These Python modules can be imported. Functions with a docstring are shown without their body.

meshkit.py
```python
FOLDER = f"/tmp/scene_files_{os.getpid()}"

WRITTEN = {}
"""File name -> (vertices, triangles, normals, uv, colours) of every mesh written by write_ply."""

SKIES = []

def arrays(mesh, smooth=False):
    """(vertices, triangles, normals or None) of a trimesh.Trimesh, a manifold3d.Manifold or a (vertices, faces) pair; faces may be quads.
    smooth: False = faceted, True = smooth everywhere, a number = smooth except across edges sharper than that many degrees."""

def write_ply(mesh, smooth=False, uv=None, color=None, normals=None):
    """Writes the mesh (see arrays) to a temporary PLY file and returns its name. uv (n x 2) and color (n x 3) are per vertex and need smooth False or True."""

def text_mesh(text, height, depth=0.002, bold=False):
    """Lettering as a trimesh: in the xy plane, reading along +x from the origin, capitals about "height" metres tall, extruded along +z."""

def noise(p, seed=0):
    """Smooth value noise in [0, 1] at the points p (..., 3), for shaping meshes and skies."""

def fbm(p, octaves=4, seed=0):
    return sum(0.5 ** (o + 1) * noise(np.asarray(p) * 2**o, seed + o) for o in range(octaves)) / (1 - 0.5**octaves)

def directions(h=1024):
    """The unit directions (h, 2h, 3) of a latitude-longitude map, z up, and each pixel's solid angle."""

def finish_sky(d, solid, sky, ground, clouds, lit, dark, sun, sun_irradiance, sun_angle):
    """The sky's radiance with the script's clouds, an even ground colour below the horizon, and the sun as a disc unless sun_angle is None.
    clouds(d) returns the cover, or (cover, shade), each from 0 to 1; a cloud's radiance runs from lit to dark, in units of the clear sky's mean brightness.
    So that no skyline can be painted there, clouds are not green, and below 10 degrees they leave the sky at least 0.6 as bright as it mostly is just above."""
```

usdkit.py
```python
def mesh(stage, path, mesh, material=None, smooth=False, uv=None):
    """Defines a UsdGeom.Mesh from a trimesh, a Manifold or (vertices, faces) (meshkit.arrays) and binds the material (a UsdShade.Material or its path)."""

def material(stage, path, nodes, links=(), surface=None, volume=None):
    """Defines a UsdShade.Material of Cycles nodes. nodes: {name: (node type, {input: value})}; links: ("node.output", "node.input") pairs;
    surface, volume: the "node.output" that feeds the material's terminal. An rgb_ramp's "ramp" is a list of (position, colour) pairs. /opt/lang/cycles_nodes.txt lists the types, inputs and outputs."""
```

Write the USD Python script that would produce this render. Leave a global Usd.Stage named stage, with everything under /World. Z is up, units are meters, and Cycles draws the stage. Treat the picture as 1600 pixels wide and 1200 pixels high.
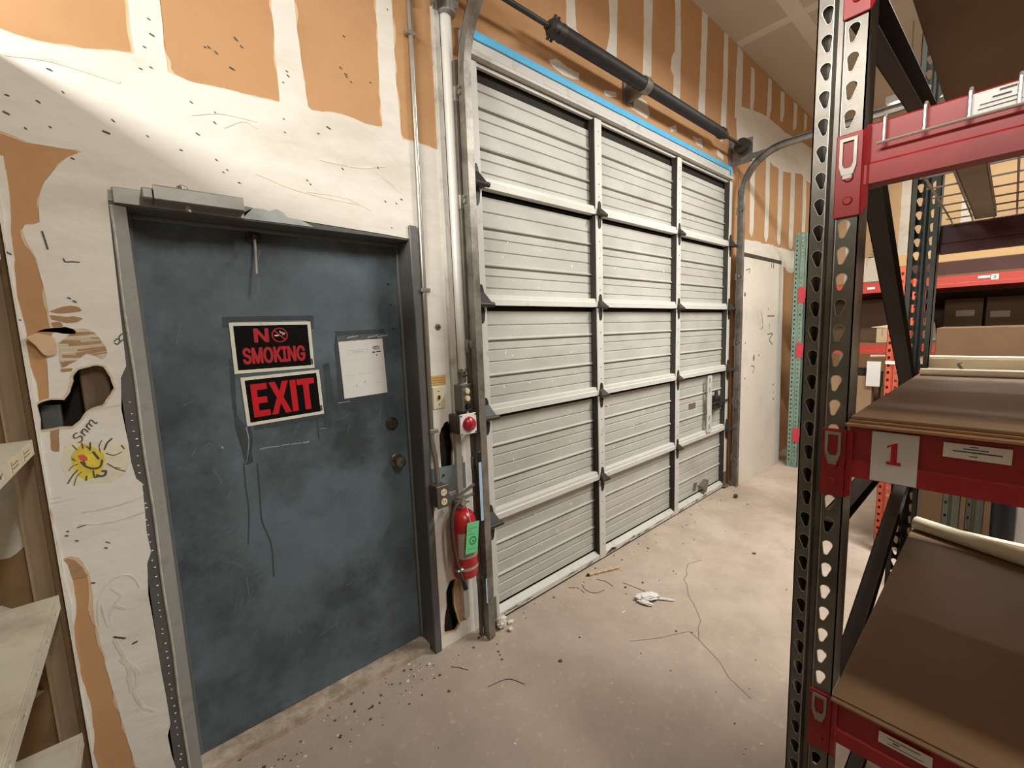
import math, random
import numpy as np, trimesh, usdkit, meshkit
from pxr import Usd, UsdGeom, UsdLux, UsdShade, Sdf, Gf, Vt
from shapely.geometry import Polygon, LineString, Point, box as sbox, MultiPolygon
from shapely.ops import unary_union
from shapely import affinity
stage = Usd.Stage.CreateInMemory()
UsdGeom.SetStageUpAxis(stage, UsdGeom.Tokens.z)
UsdGeom.SetStageMetersPerUnit(stage, 1.0)
UsdGeom.Xform.Define(stage, '/World'); UsdGeom.Scope.Define(stage, '/World/Looks')
# ---------------------------------------------------------------- camera
EXPOSURE = 0.22
cam = UsdGeom.Camera.Define(stage, '/World/camera')
R_, U_, F_ = np.array([0.75478871, -0.65496444, -0.03627099]), np.array([0.10447321, 0.06544, 0.99237239]), np.array([0.64759505, 0.75282082, -0.11781961])
m = Gf.Matrix4d(*R_, 0, *U_, 0, *(-F_), 0, -2.39527155, -1.86207028, 1.67890477, 1)
cam.AddTransformOp().Set(m)
cam.CreateHorizontalApertureAttr(36.0); cam.CreateVerticalApertureAttr(27.0)
cam.CreateFocalLengthAttr(36.0 * 672.509 / 1600); cam.CreateClippingRangeAttr(Gf.Vec2f(0.02, 200)); cam.CreateExposureAttr(EXPOSURE)
# ---------------------------------------------------------------- lamps: ceiling fluorescents out of frame, and one added fill
def rect(name, loc, w, l, inten, col, tilt=0):
    L = UsdLux.RectLight.Define(stage, '/World/' + name); L.AddTranslateOp().Set(Gf.Vec3d(*loc))
    L.AddRotateYOp().Set(float(tilt)); L.CreateWidthAttr(w); L.CreateHeightAttr(l); L.CreateIntensityAttr(inten); L.CreateColorAttr(Gf.Vec3f(*col)); L.CreateNormalizeAttr(False)
rect('aisle_lamp_light', (0.85, -2.25, 3.74), 0.25, 1.6, 112, (1.0, .975, .915))
rect('far_left_lamp_light', (-4.4, -1.7, 3.28), 0.55, 2.2, 40, (1.0, .96, .88), -42)
rect('added_fill_light', (-1.8, -4.1, 4.2), 0.3, 2.2, 38, (1.0, .96, .88))  # unseen fill, added behind the camera to brighten wall and rack fronts
rect('second_aisle_lamp_light', (3.2, -1.55, 3.64), 0.10, 1.2, 42, (1.0, .94, .83))
rect('far_right_lamp_light', (5.2, -1.6, 3.9), 0.3, 1.6, 14, (1.0, .92, .80))
# ---------------------------------------------------------------- helpers
used = {}
def numbered(path):
    n = used.get(path, 0); used[path] = n + 1
    return path if n == 0 else f'{path}_{n:03d}'
ORG = {}
def meta(prim, label=None, cat=None, group=None, kind=None):
    for k, v in (('label', label), ('category', cat), ('group', group), ('kind', kind)):
        if v: prim.SetCustomDataByKey(k, v)
    return prim
def thing(name, label, cat, loc=(0, 0, 0), rot=None, group=None, kind=None):
    p = numbered('/World/' + name); x = UsdGeom.Xform.Define(stage, p)
    x.AddTranslateOp().Set(Gf.Vec3d(*map(float, loc)))
    if rot is not None: x.AddRotateXYZOp().Set(Gf.Vec3f(*map(float, rot)))
    ORG[p] = (np.array(loc, float), rot is not None)
    meta(x.GetPrim(), label, cat, group, kind)
    return p
def cat_(ms):
    return trimesh.util.concatenate([a for a in ms if a is not None])
def obj(name, mesh, mat, parent=None, smooth=30, label=None, cat=None, group=None, kind=None):
    """one Mesh prim under parent (its vertices given in the world, or in the parent's own frame when the parent is rotated) or under /World"""
    if isinstance(mesh, (list, tuple)): mesh = cat_(mesh)
    mesh = mesh.copy(); p = numbered((parent or '/World') + '/' + name)
    o = np.zeros(3); a = p.rsplit('/', 1)[0]
    while a and a != '/World':
        if a in ORG:
            if not ORG[a][1]: o = ORG[a][0]
            break
        a = a.rsplit('/', 1)[0]
    if np.any(o): mesh.apply_translation(-o)
    elif parent is None:
        c = np.array([mesh.bounds[:, 0].mean(), mesh.bounds[:, 1].mean(), mesh.bounds[0, 2]])
        mesh.apply_translation(-c)
    pr = usdkit.mesh(stage, p, mesh, mat, smooth=smooth)
    if parent is None: UsdGeom.Xformable(pr).AddTranslateOp().Set(Gf.Vec3d(*map(float, c))); ORG[p] = (c, False)
    meta(pr.GetPrim(), label, cat, group, kind)
    return p
def dup(src, loc, label=None, group=None, rot=None):
    base = src.rsplit('/', 1)[1]; base = base[:-4] if base[-4:-3] == '_' and base[-3:].isdigit() else base
    p = numbered('/World/' + base); x = UsdGeom.Xform.Define(stage, p)
    was = stage.GetPrimAtPath(src).GetCustomData()
    x.GetPrim().GetReferences().AddInternalReference(src); x.GetPrim().SetInstanceable(True)
    x.ClearXformOpOrder(); x.GetPrim().GetAttribute('xformOp:translate').Set(Gf.Vec3d(*map(float, loc))) if x.GetPrim().HasAttribute('xformOp:translate') else x.AddTranslateOp().Set(Gf.Vec3d(*map(float, loc)))
    meta(x.GetPrim(), label or was['label'], was['category'], group or was.get('group'))
    return p
def box(x0, x1, y0, y1, z0, z1, c=0.0):
    x0, x1 = min(x0, x1), max(x0, x1); y0, y1 = min(y0, y1), max(y0, y1); z0, z1 = min(z0, z1), max(z0, z1)
    if c <= 0:
        b = trimesh.creation.box((x1 - x0, y1 - y0, z1 - z0)); b.apply_translation(((x0 + x1) / 2, (y0 + y1) / 2, (z0 + z1) / 2)); return b
    c = min(c, (x1 - x0) * .45, (y1 - y0) * .45, (z1 - z0) * .45); pts = []
    for X, sx in ((x0, 1), (x1, -1)):
        for Y, sy in ((y0, 1), (y1, -1)):
            for Z, sz in ((z0, 1), (z1, -1)):
                pts += [(X + sx * c, Y + sy * c, Z), (X + sx * c, Y, Z + sz * c), (X, Y + sy * c, Z + sz * c)]
    return trimesh.convex.convex_hull(np.array(pts))
def hull(pts): return trimesh.convex.convex_hull(np.array(pts, float))
def cyl(p, q, r, n=16, r2=None):
    p, q = np.array(p, float), np.array(q, float); d = q - p; h = np.linalg.norm(d); d /= h
    a = np.cross(d, [0, 0, 1.0]) if abs(d[2]) < .9 else np.cross(d, [1.0, 0, 0]); a /= np.linalg.norm(a); b = np.cross(d, a)
    t = np.linspace(0, 2 * np.pi, n, endpoint=False); r2 = r if r2 is None else r2
    ring = np.outer(np.cos(t), a) + np.outer(np.sin(t), b)
    v = np.vstack([p + ring * r, q + ring * r2, [p], [q]]); f = []
    for i in range(n):
        j = (i + 1) % n; f += [(i, j, n + j), (i, n + j, n + i), (2 * n, j, i), (2 * n + 1, n + i, n + j)]
    return trimesh.Trimesh(v, np.array(f), process=False)
def tube(pts, r, n=10, r_end=None):
    pts = np.array(pts, float); m = len(pts); rs = np.full(m, r) if np.isscalar(r) else np.array(r, float); v, f = [], []
    tg = np.gradient(pts, axis=0); tg /= np.maximum(np.linalg.norm(tg, axis=1, keepdims=True), 1e-9)
    a = np.cross(tg[0], [0.13, 0.2, 1.0]); a /= np.linalg.norm(a)
    for i in range(m):
        a = a - tg[i] * (a @ tg[i]); a /= np.linalg.norm(a); b = np.cross(tg[i], a); t = np.linspace(0, 2 * np.pi, n, endpoint=False)
        v.append(pts[i] + rs[i] * (np.outer(np.cos(t), a) + np.outer(np.sin(t), b)))
    v = np.vstack(v + [pts[:1], pts[-1:]]); c0, c1 = m * n, m * n + 1
    for i in range(m - 1):
        for k in range(n):
            j = (k + 1) % n; f += [(i * n + k, i * n + j, i * n + n + j), (i * n + k, i * n + n + j, i * n + n + k)]
    for k in range(n):
        j = (k + 1) % n; f += [(c0, j, k), (c1, (m - 1) * n + k, (m - 1) * n + j)]
    return trimesh.Trimesh(v, np.array(f), process=False)
def spline(pts, k=8):
    p = np.array(pts, float); p = np.vstack([2 * p[0] - p[1], p, 2 * p[-1] - p[-2]]); out = []
    for i in range(1, len(p) - 2):
        for t in np.linspace(0, 1, k, endpoint=False):
            a, b, c, d = p[i - 1], p[i], p[i + 1], p[i + 2]
            out.append(.5 * (2 * b + (c - a) * t + (2 * a - 5 * b + 4 * c - d) * t * t + (3 * b - a - 3 * c + d) * t ** 3))
    return np.array(out + [p[-2]])
def polys(g): return [x for x in getattr(g, 'geoms', [g]) if x.geom_type == 'Polygon' and x.area > 1e-9]
def prism(g, axis, a, b):
    """polygon(s) in (u, v) extruded from a to b. y: u=x v=z; x: u=y v=z; z: u=x v=y"""
    a, b = min(a, b), max(a, b); ms = []
    for p in polys(g):
        e = trimesh.creation.extrude_polygon(p, b - a, engine='earcut'); v = e.vertices.copy(); v[:, 2] += a
        if axis == 'y': e = trimesh.Trimesh(v[:, [0, 2, 1]], e.faces[:, ::-1], process=False)
        elif axis == 'x': e = trimesh.Trimesh(v[:, [2, 0, 1]], e.faces, process=False)
        else: e = trimesh.Trimesh(v, e.faces, process=False)
        ms.append(e)
    return cat_(ms)
def lathe(prof, c=(0, 0, 0), n=32, axis='z'):
    """profile of (r, h) revolved about the axis"""
    pr = np.array(prof, float); t = np.linspace(0, 2 * np.pi, n, endpoint=False); v, f = [], []
    for r, h in pr: v.append(np.c_[r * np.cos(t), r * np.sin(t), np.full(n, h)])
    v = np.vstack(v)
    for i in range(len(pr) - 1):
        for k in range(n):
            j = (k + 1) % n; f += [(i * n + k, i * n + j, i * n + n + j), (i * n + k, i * n + n + j, i * n + n + k)]
    e = trimesh.Trimesh(v, np.array(f), process=False)
    if axis == 'y': e.vertices = np.c_[e.vertices[:, 0], -e.vertices[:, 2], e.vertices[:, 1]]
    if axis == 'x': e.vertices = np.c_[-e.vertices[:, 2], -e.vertices[:, 0], e.vertices[:, 1]]
    e.vertices = e.vertices + np.array(c); return e
def jag(pts, amp=.004, step=.012, seed=1, scale=40):
    """closed outline with a torn, irregular edge"""
    p = Polygon(pts).buffer(0); p = max(polys(p), key=lambda q: q.area); ring = LineString(p.exterior.coords); n = max(8, int(ring.length / step)); o = []
    for i in range(n):
        q = ring.interpolate(i / n, normalized=True); w = np.array([q.x * scale, q.y * scale, seed * 7.3])
        o.append((q.x + amp * 2 * (meshkit.fbm(w, 3, seed) - .5), q.y + amp * 2 * (meshkit.fbm(w + 31.7, 3, seed + 9) - .5)))
    return Polygon(o).buffer(0)
def strokes(ls, k=6):
    return unary_union([LineString(spline([(*q, 0) for q in l], k)[:, :2] if len(l) > 2 else l).buffer(w / 2) for l, w in ls])
def words(text, h, w=None, depth=.0006, bold=True):
    """lettering in the xy plane, left-bottom at the origin, capitals h tall, stretched to the width w"""
    t = meshkit.text_mesh(text, h, depth, bold); b = t.bounds; t.apply_translation((-b[0, 0], -b[0, 1], 0))
    s = np.array([w / (b[1, 0] - b[0, 0]) if w else 1, h / (b[1, 1] - b[0, 1]), 1]); t.vertices = t.vertices * s; return t
def bolder(t, d):
    return cat_([trimesh.Trimesh(t.vertices + np.array([a * d, b * d, .00012 * (i + 1)]), t.faces, process=False) for i, (a, b) in enumerate(((0, 0), (1, 0), (-1, 0), (0, .7), (0, -.7)))])
def onto_y(t, x, y, z, ang=0):
    """flat lettering stood up facing -y"""
    t = t.copy(); v = t.vertices; c, s = math.cos(ang), math.sin(ang)
    t.vertices = np.c_[x + v[:, 0] * c - v[:, 1] * s, y - v[:, 2], z + v[:, 0] * s + v[:, 1] * c]; return t
def onto_x(t, x, y, z):
    """flat lettering stood up facing -x"""
    t = t.copy(); v = t.vertices; t.vertices = np.c_[x - v[:, 2], y - v[:, 0], z + v[:, 1]]; return t
# ---------------------------------------------------------------- materials
def s2l(c): return tuple(((x / 255) / 12.92 if x / 255 <= .04045 else ((x / 255 + .055) / 1.055) ** 2.4) for x in c)
MATS = {}
def mat(name, rgb, rough=.6, var=.12, scale=6., metal=0., bump=0., dirt=None, dirt_scale=3., dirt_at=(.5, .65), dirt_amt=.7, spec=.4, stretch=(1, 1, 1), bump_scale=60., fine=.0, detail=5.):
    """paint, metal or board: a base tone with large soft variation, optional dirt in patches, optional fine relief. rgb linear"""
    if name in MATS: return MATS[name]
    rgb = np.array(rgb, float)
    N = {'geo': ('geometry', {}), 'mp': ('mapping', {'scale': stretch}), 'n1': ('noise_texture', {'scale': scale, 'detail': detail, 'roughness': .6}),
         'r1': ('rgb_ramp', {'ramp': [(.25, tuple(rgb * (1 - var))), (.5, tuple(rgb)), (.75, tuple(np.minimum(rgb * (1 + var), .95)))]}),
         'p': ('principled_bsdf', {'roughness': rough, 'metallic': metal, 'specular_ior_level': spec})}
    K = [('geo.position', 'mp.vector'), ('mp.vector', 'n1.vector'), ('n1.fac', 'r1.fac')]; out = 'r1.color'
    if dirt is not None:
        N['n2'] = ('noise_texture', {'scale': dirt_scale, 'detail': 8, 'roughness': .68}); N['r2'] = ('rgb_ramp', {'ramp': [(dirt_at[0], (0, 0, 0)), (dirt_at[1], (dirt_amt,) * 3)]})
        N['mx'] = ('mix_color', {'b': dirt}); K += [('mp.vector', 'n2.vector'), ('n2.fac', 'r2.fac'), ('r2.color', 'mx.fac'), (out, 'mx.a')]; out = 'mx.result'
    K.append((out, 'p.base_color'))
    if bump > 0:
        N['nb'] = ('noise_texture', {'scale': bump_scale, 'detail': 4}); N['b'] = ('bump', {'strength': bump, 'distance': .01}); K += [('mp.vector', 'nb.vector'), ('nb.fac', 'b.height'), ('b.normal', 'p.normal')]
    MATS[name] = usdkit.material(stage, '/World/Looks/' + name, N, K, surface='p.BSDF'); return MATS[name]
def glow(name, rgb, k):
    return usdkit.material(stage, '/World/Looks/' + name, {'e': ('emission', {'color': rgb, 'strength': k})}, [], surface='e.emission')
DRYWALL = mat('tan_drywall_paper', (.56, .325, .165), .85, .08, 1.6, dirt=(.36, .18, .07), dirt_scale=1.3, dirt_at=(.5, .75), dirt_amt=.5, spec=.2)
PLASTER = mat('joint_compound', (.83, .805, .745), .8, .06, 2.2, dirt=(.60, .55, .47), dirt_scale=2.2, dirt_at=(.46, .66), dirt_amt=.62, spec=.25, bump=.2, bump_scale=14, stretch=(.7, 1, 1.8), detail=8)
PLASTER_THIN = mat('thin_joint_compound', (.72, .53, .35), .8, .12, 18, spec=.25)
BARE = mat('torn_paper', (.42, .26, .15), .9, .18, 25, spec=.15)
GYPSUM = mat('gypsum_core', (.66, .57, .44), .9, .22, 30, spec=.15, bump=.3, stretch=(.35, 1, 3))
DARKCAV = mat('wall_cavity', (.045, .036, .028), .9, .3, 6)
MARK = mat('pencil_mark', (.10, .085, .07), .8, .3, 40)
SMUDGE = mat('grey_smudge', (.73, .70, .63), .8, .2, 20)
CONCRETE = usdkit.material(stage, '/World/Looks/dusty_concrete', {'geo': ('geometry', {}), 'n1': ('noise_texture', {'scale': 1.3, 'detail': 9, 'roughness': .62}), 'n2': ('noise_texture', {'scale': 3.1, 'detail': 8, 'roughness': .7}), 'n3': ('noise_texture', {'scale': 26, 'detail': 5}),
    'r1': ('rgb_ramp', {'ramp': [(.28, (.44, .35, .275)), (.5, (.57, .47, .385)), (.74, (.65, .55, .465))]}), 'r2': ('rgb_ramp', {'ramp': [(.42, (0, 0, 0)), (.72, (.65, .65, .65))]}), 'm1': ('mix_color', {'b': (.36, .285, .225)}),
    'd': ('vector_math', {'math_type': 'distance', 'vector2': (-1.7, -1.25, 0)}), 'mr': ('map_range', {'from_min': .5, 'from_max': 2.3, 'to_min': .85, 'to_max': 0, 'clamp': True}), 'mm': ('math', {'math_type': 'multiply'}), 'r3': ('rgb_ramp', {'ramp': [(.30, (.45, .45, .45)), (.62, (1, 1, 1))]}), 'm2': ('mix_color', {'b': (.27, .225, .19)}),  # darker around the doorway: soiling, with lamp falloff put into the colour
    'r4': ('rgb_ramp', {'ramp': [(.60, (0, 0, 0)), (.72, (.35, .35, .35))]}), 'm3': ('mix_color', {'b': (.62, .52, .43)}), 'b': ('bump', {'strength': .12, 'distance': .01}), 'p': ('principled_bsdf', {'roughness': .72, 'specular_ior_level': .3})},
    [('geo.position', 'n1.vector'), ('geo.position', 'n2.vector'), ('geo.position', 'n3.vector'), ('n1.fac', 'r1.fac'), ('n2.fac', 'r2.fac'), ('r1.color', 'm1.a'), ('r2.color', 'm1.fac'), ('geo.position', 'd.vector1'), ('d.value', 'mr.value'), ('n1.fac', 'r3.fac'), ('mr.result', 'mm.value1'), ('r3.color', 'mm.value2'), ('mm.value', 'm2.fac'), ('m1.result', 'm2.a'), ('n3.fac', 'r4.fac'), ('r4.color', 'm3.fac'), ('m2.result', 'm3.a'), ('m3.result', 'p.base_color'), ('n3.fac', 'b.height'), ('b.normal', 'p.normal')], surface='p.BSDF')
CEIL = mat('ceiling_board', (.58, .52, .44), .85, .06, 1.2)
CEILTAPE = mat('ceiling_joint_tape', (.74, .69, .62), .85, .05, 3)
DOORBLUE = mat('slate_blue_door_paint', (.112, .152, .182), .42, .42, 3.0, dirt=(.036, .046, .050), dirt_scale=2.2, dirt_at=(.46, .66), dirt_amt=.85, spec=.5, bump=.12, bump_scale=22, detail=9)
FRAMEGREY = mat('charcoal_frame_paint', (.105, .105, .100), .45, .15, 8, dirt=(.25, .24, .22), dirt_scale=14, dirt_at=(.62, .72), dirt_amt=.5, spec=.5)
STEELGREY = mat('brushed_grey_steel', (.34, .33, .31), .38, .12, 14, metal=.6)
GALV = mat('galvanised_conduit', (.40, .375, .34), .34, .15, 9, metal=.85)
TRACK = mat('worn_galvanised_track', (.30, .28, .25), .45, .22, 12, metal=.6, dirt=(.09, .075, .06), dirt_scale=8, dirt_at=(.45, .65))
DARKMETAL = mat('oily_dark_metal', (.034, .030, .026), .5, .3, 20, spec=.35)
BLACKTUBE = mat('black_spring_steel', (.040, .037, .038), .5, .25, 14, metal=.3)
CREAMDOOR = mat('cream_grey_door_paint', (.53, .53, .485), .48, .09, 2.6, dirt=(.385, .365, .32), dirt_scale=2.2, dirt_at=(.48, .72), dirt_amt=.6, spec=.45, stretch=(1, 1, 2.2))
CREAMRAIL = mat('cream_rail_paint', (.66, .655, .61), .42, .06, 4, dirt=(.42, .38, .31), dirt_scale=9, dirt_at=(.58, .72), dirt_amt=.6)
HEADER = mat('grey_white_header', (.62, .61, .58), .45, .06, 4, dirt=(.36, .33, .29), dirt_scale=7, dirt_at=(.55, .75))
WHITE = mat('white_paper', (.84, .83, .82), .8, .02, 4)
SIGNWHITE = mat('glow_white_plastic', (.80, .79, .68), .5, .05, 30, dirt=(.42, .38, .28), dirt_scale=25, dirt_at=(.6, .72))
SIGNBLACK = mat('sign_black', (.004, .0035, .0035), .6, .1, 5, spec=.12)
SIGNRED = mat('sign_red', (.62, .012, .022), .45, .08, 8)
SIGNRED2 = mat('faded_sign_red', (.50, .022, .032), .5, .1, 20)
DARKTAPE = mat('old_tape_residue', (.055, .072, .082), .5, .25, 18)
INK = mat('printed_ink', (.10, .10, .11), .7, .2, 20)
PALEINK = mat('pale_print', (.50, .50, .52), .8, .1, 20)
BLUETAPE = mat('blue_masking_tape', (.10, .50, .86), .55, .08, 8)
PALEBLUE = mat('pale_blue_tape', (.42, .62, .86), .5, .1, 10)
CREAMPLASTIC = mat('ivory_plastic', (.74, .66, .46), .4, .05, 10)
YELLOWLABEL = mat('yellowed_label', (.62, .40, .14), .6, .12, 25)
BOXGREY = mat('grey_metal_box', (.17, .165, .145), .45, .15, 12, metal=.3)
DARKBOX = mat('dark_brown_box', (.070, .052, .042), .5, .2, 12)
BUTTONRED = mat('red_button_plastic', (.42, .012, .028), .25, .08, 8, spec=.6)
GUARD = mat('blue_grey_plate', (.20, .235, .255), .45, .1, 6)
EXTRED = mat('extinguisher_red', (.42, .016, .020), .28, .1, 4, spec=.6)
EXTLABEL = mat('silver_label', (.42, .37, .32), .4, .12, 30, metal=.2)
RUBBER = mat('black_brown_rubber', (.065, .045, .035), .5, .2, 10)
GREENTAG = mat('green_card_tag', (.16, .62, .28), .6, .06, 20)
PLY = mat('white_painted_plywood', (.76, .72, .63), .7, .05, 1.8, dirt=(.52, .47, .39), dirt_scale=2.1, dirt_at=(.52, .75), dirt_amt=.6)
UPRIGHT = mat('grey_bronze_upright_paint', (.165, .150, .130), .36, .22, 9, metal=.45, dirt=(.085, .076, .064), dirt_scale=7, dirt_at=(.45, .7), dirt_amt=.8)
WORNEDGE = mat('worn_bright_edge', (.36, .34, .31), .45, .15, 40, metal=.6)
DARKGREEN = mat('dark_green_steel', (.065, .072, .066), .5, .2, 9, dirt=(.03, .03, .027), dirt_scale=6)
BRACEDARK = mat('dark_bronze_brace', (.050, .038, .029), .6, .2, 8, spec=.25)
BEAMRED = mat('red_beam_paint', (.34, .016, .020), .42, .12, 6, dirt=(.23, .010, .013), dirt_scale=8, dirt_at=(.5, .7), spec=.5)
BEAMORANGE = mat('orange_red_beam_paint', (.50, .050, .030), .45, .12, 6, spec=.5)
COLORANGE = mat('orange_upright_paint', (.58, .115, .060), .5, .12, 8)
TEAL = mat('teal_green_upright_paint', (.20, .30, .245), .5, .15, 7, dirt=(.10, .14, .12), dirt_scale=6, dirt_at=(.55, .75))
CREAMBEAM = mat('cream_beam_paint', (.78, .70, .52), .5, .06, 6)
BOARD = mat('brown_hardboard', (.21, .122, .062), .6, .12, 3, dirt=(.27, .19, .12), dirt_scale=1.6, dirt_at=(.5, .75), dirt_amt=.5)
BOARDEDGE = mat('layered_board_edge', (.30, .16, .075), .7, .2, 20, stretch=(1, 1, 30))
WIRE = mat('zinc_wire', (.62, .56, .52), .35, .1, 20, metal=.7)
CARD = mat('brown_cardboard', (.36, .235, .135), .8, .1, 4)
CARDLIGHT = mat('light_cardboard', (.52, .38, .24), .8, .1, 4)
CARDDARK = mat('dark_cardboard', (.115, .068, .038), .8, .1, 4)
LUMBER = mat('pale_pine', (.62, .40, .19), .65, .12, 3, stretch=(1, .15, 6))
SHELFCREAM = mat('cream_steel_shelf', (.68, .645, .53), .5, .1, 5, dirt=(.36, .31, .23), dirt_scale=4, dirt_at=(.48, .7))
YELLOWPAINT = mat('yellow_marker', (.78, .62, .08), .8, .3, 22)
PALEYELLOW = mat('faint_yellow_wash', (.79, .745, .58), .8, .12, 16)
PINKRED = mat('pink_red_marker', (.72, .13, .07), .8, .2, 25)
RUSTWOOD = mat('weathered_stick', (.66, .47, .30), .8, .2, 30, stretch=(8, 8, 8))
BLACKPLASTIC = mat('black_plastic', (.012, .011, .012), .4, .2, 8)
PLASTER_MAIN = [(-2.637,2.578),(-2.592,2.572),(-2.526,2.564),(-2.425,2.584),(-2.328,2.607),(-2.304,2.608),(-2.304,2.676),(-2.308,2.767),(-2.307,2.877),(-2.219,2.919),(-2.221,2.805),(-2.223,2.688),(-2.222,2.584),(-2.159,2.575),(-2.065,2.584),(-1.965,2.585),(-1.885,2.591),(-1.884,2.773),(-1.88,2.952),(-1.881,3.081),(-1.794,3.123),(-1.8,2.986),(-1.795,2.806),(-1.78,2.598),(-1.63,2.616),(-1.548,2.608),(-1.469,2.608),(-1.464,2.875),(-1.455,3.135),(-1.455,3.285),(-1.379,3.322),(-1.382,3.167),(-1.385,2.875),(-1.377,2.588),(-1.285,2.588),(-1.155,2.578),(-1.06,2.45),(-1.06,-0.02),(-1.2,-0.02),(-1.35,-0.02),(-1.35,2.11),(-2.39,2.11),(-2.39,0.0),(-2.45,0.141),(-2.552,0.219),(-2.568,0.428),(-2.586,0.63),(-2.592,0.793),(-2.59,0.948),(-2.6,1.014),(-2.633,1.035),(-2.641,1.012),(-2.647,1.057),(-2.649,1.183),(-2.652,1.306),(-2.652,1.376),(-2.661,1.407),(-2.653,1.504),(-2.621,1.499),(-2.608,1.576),(-2.603,1.692),(-2.585,1.73),(-2.59,1.759),(-2.588,1.825),(-2.592,1.9),(-2.595,1.955),(-2.605,1.982),(-2.615,2.04),(-2.576,2.047),(-2.57,2.122),(-2.554,2.17),(-2.527,2.217),(-2.496,2.255),(-2.459,2.278),(-2.466,2.279),(-2.513,2.276),(-2.577,2.279),(-2.624,2.298),(-2.67,2.299)]
PLASTER_EDGE = [(-2.655,2.228),(-2.626,2.229),(-2.625,2.183),(-2.626,2.13),(-2.632,2.041),(-2.637,1.951),(-2.644,1.86),(-2.642,1.787),(-2.637,1.731),(-2.643,1.656),(-2.634,1.579),(-2.638,1.501),(-2.655,1.484),(-2.661,1.657),(-2.652,2.056)]
PLASTER_FOOT = [(-2.66,1.062),(-2.633,1.009),(-2.629,0.954),(-2.632,0.835),(-2.65,0.778),(-2.645,0.663),(-2.637,0.544),(-2.635,0.426),(-2.653,0.297),(-2.661,0.158),(-2.702,0.193),(-2.673,0.768)]
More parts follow.
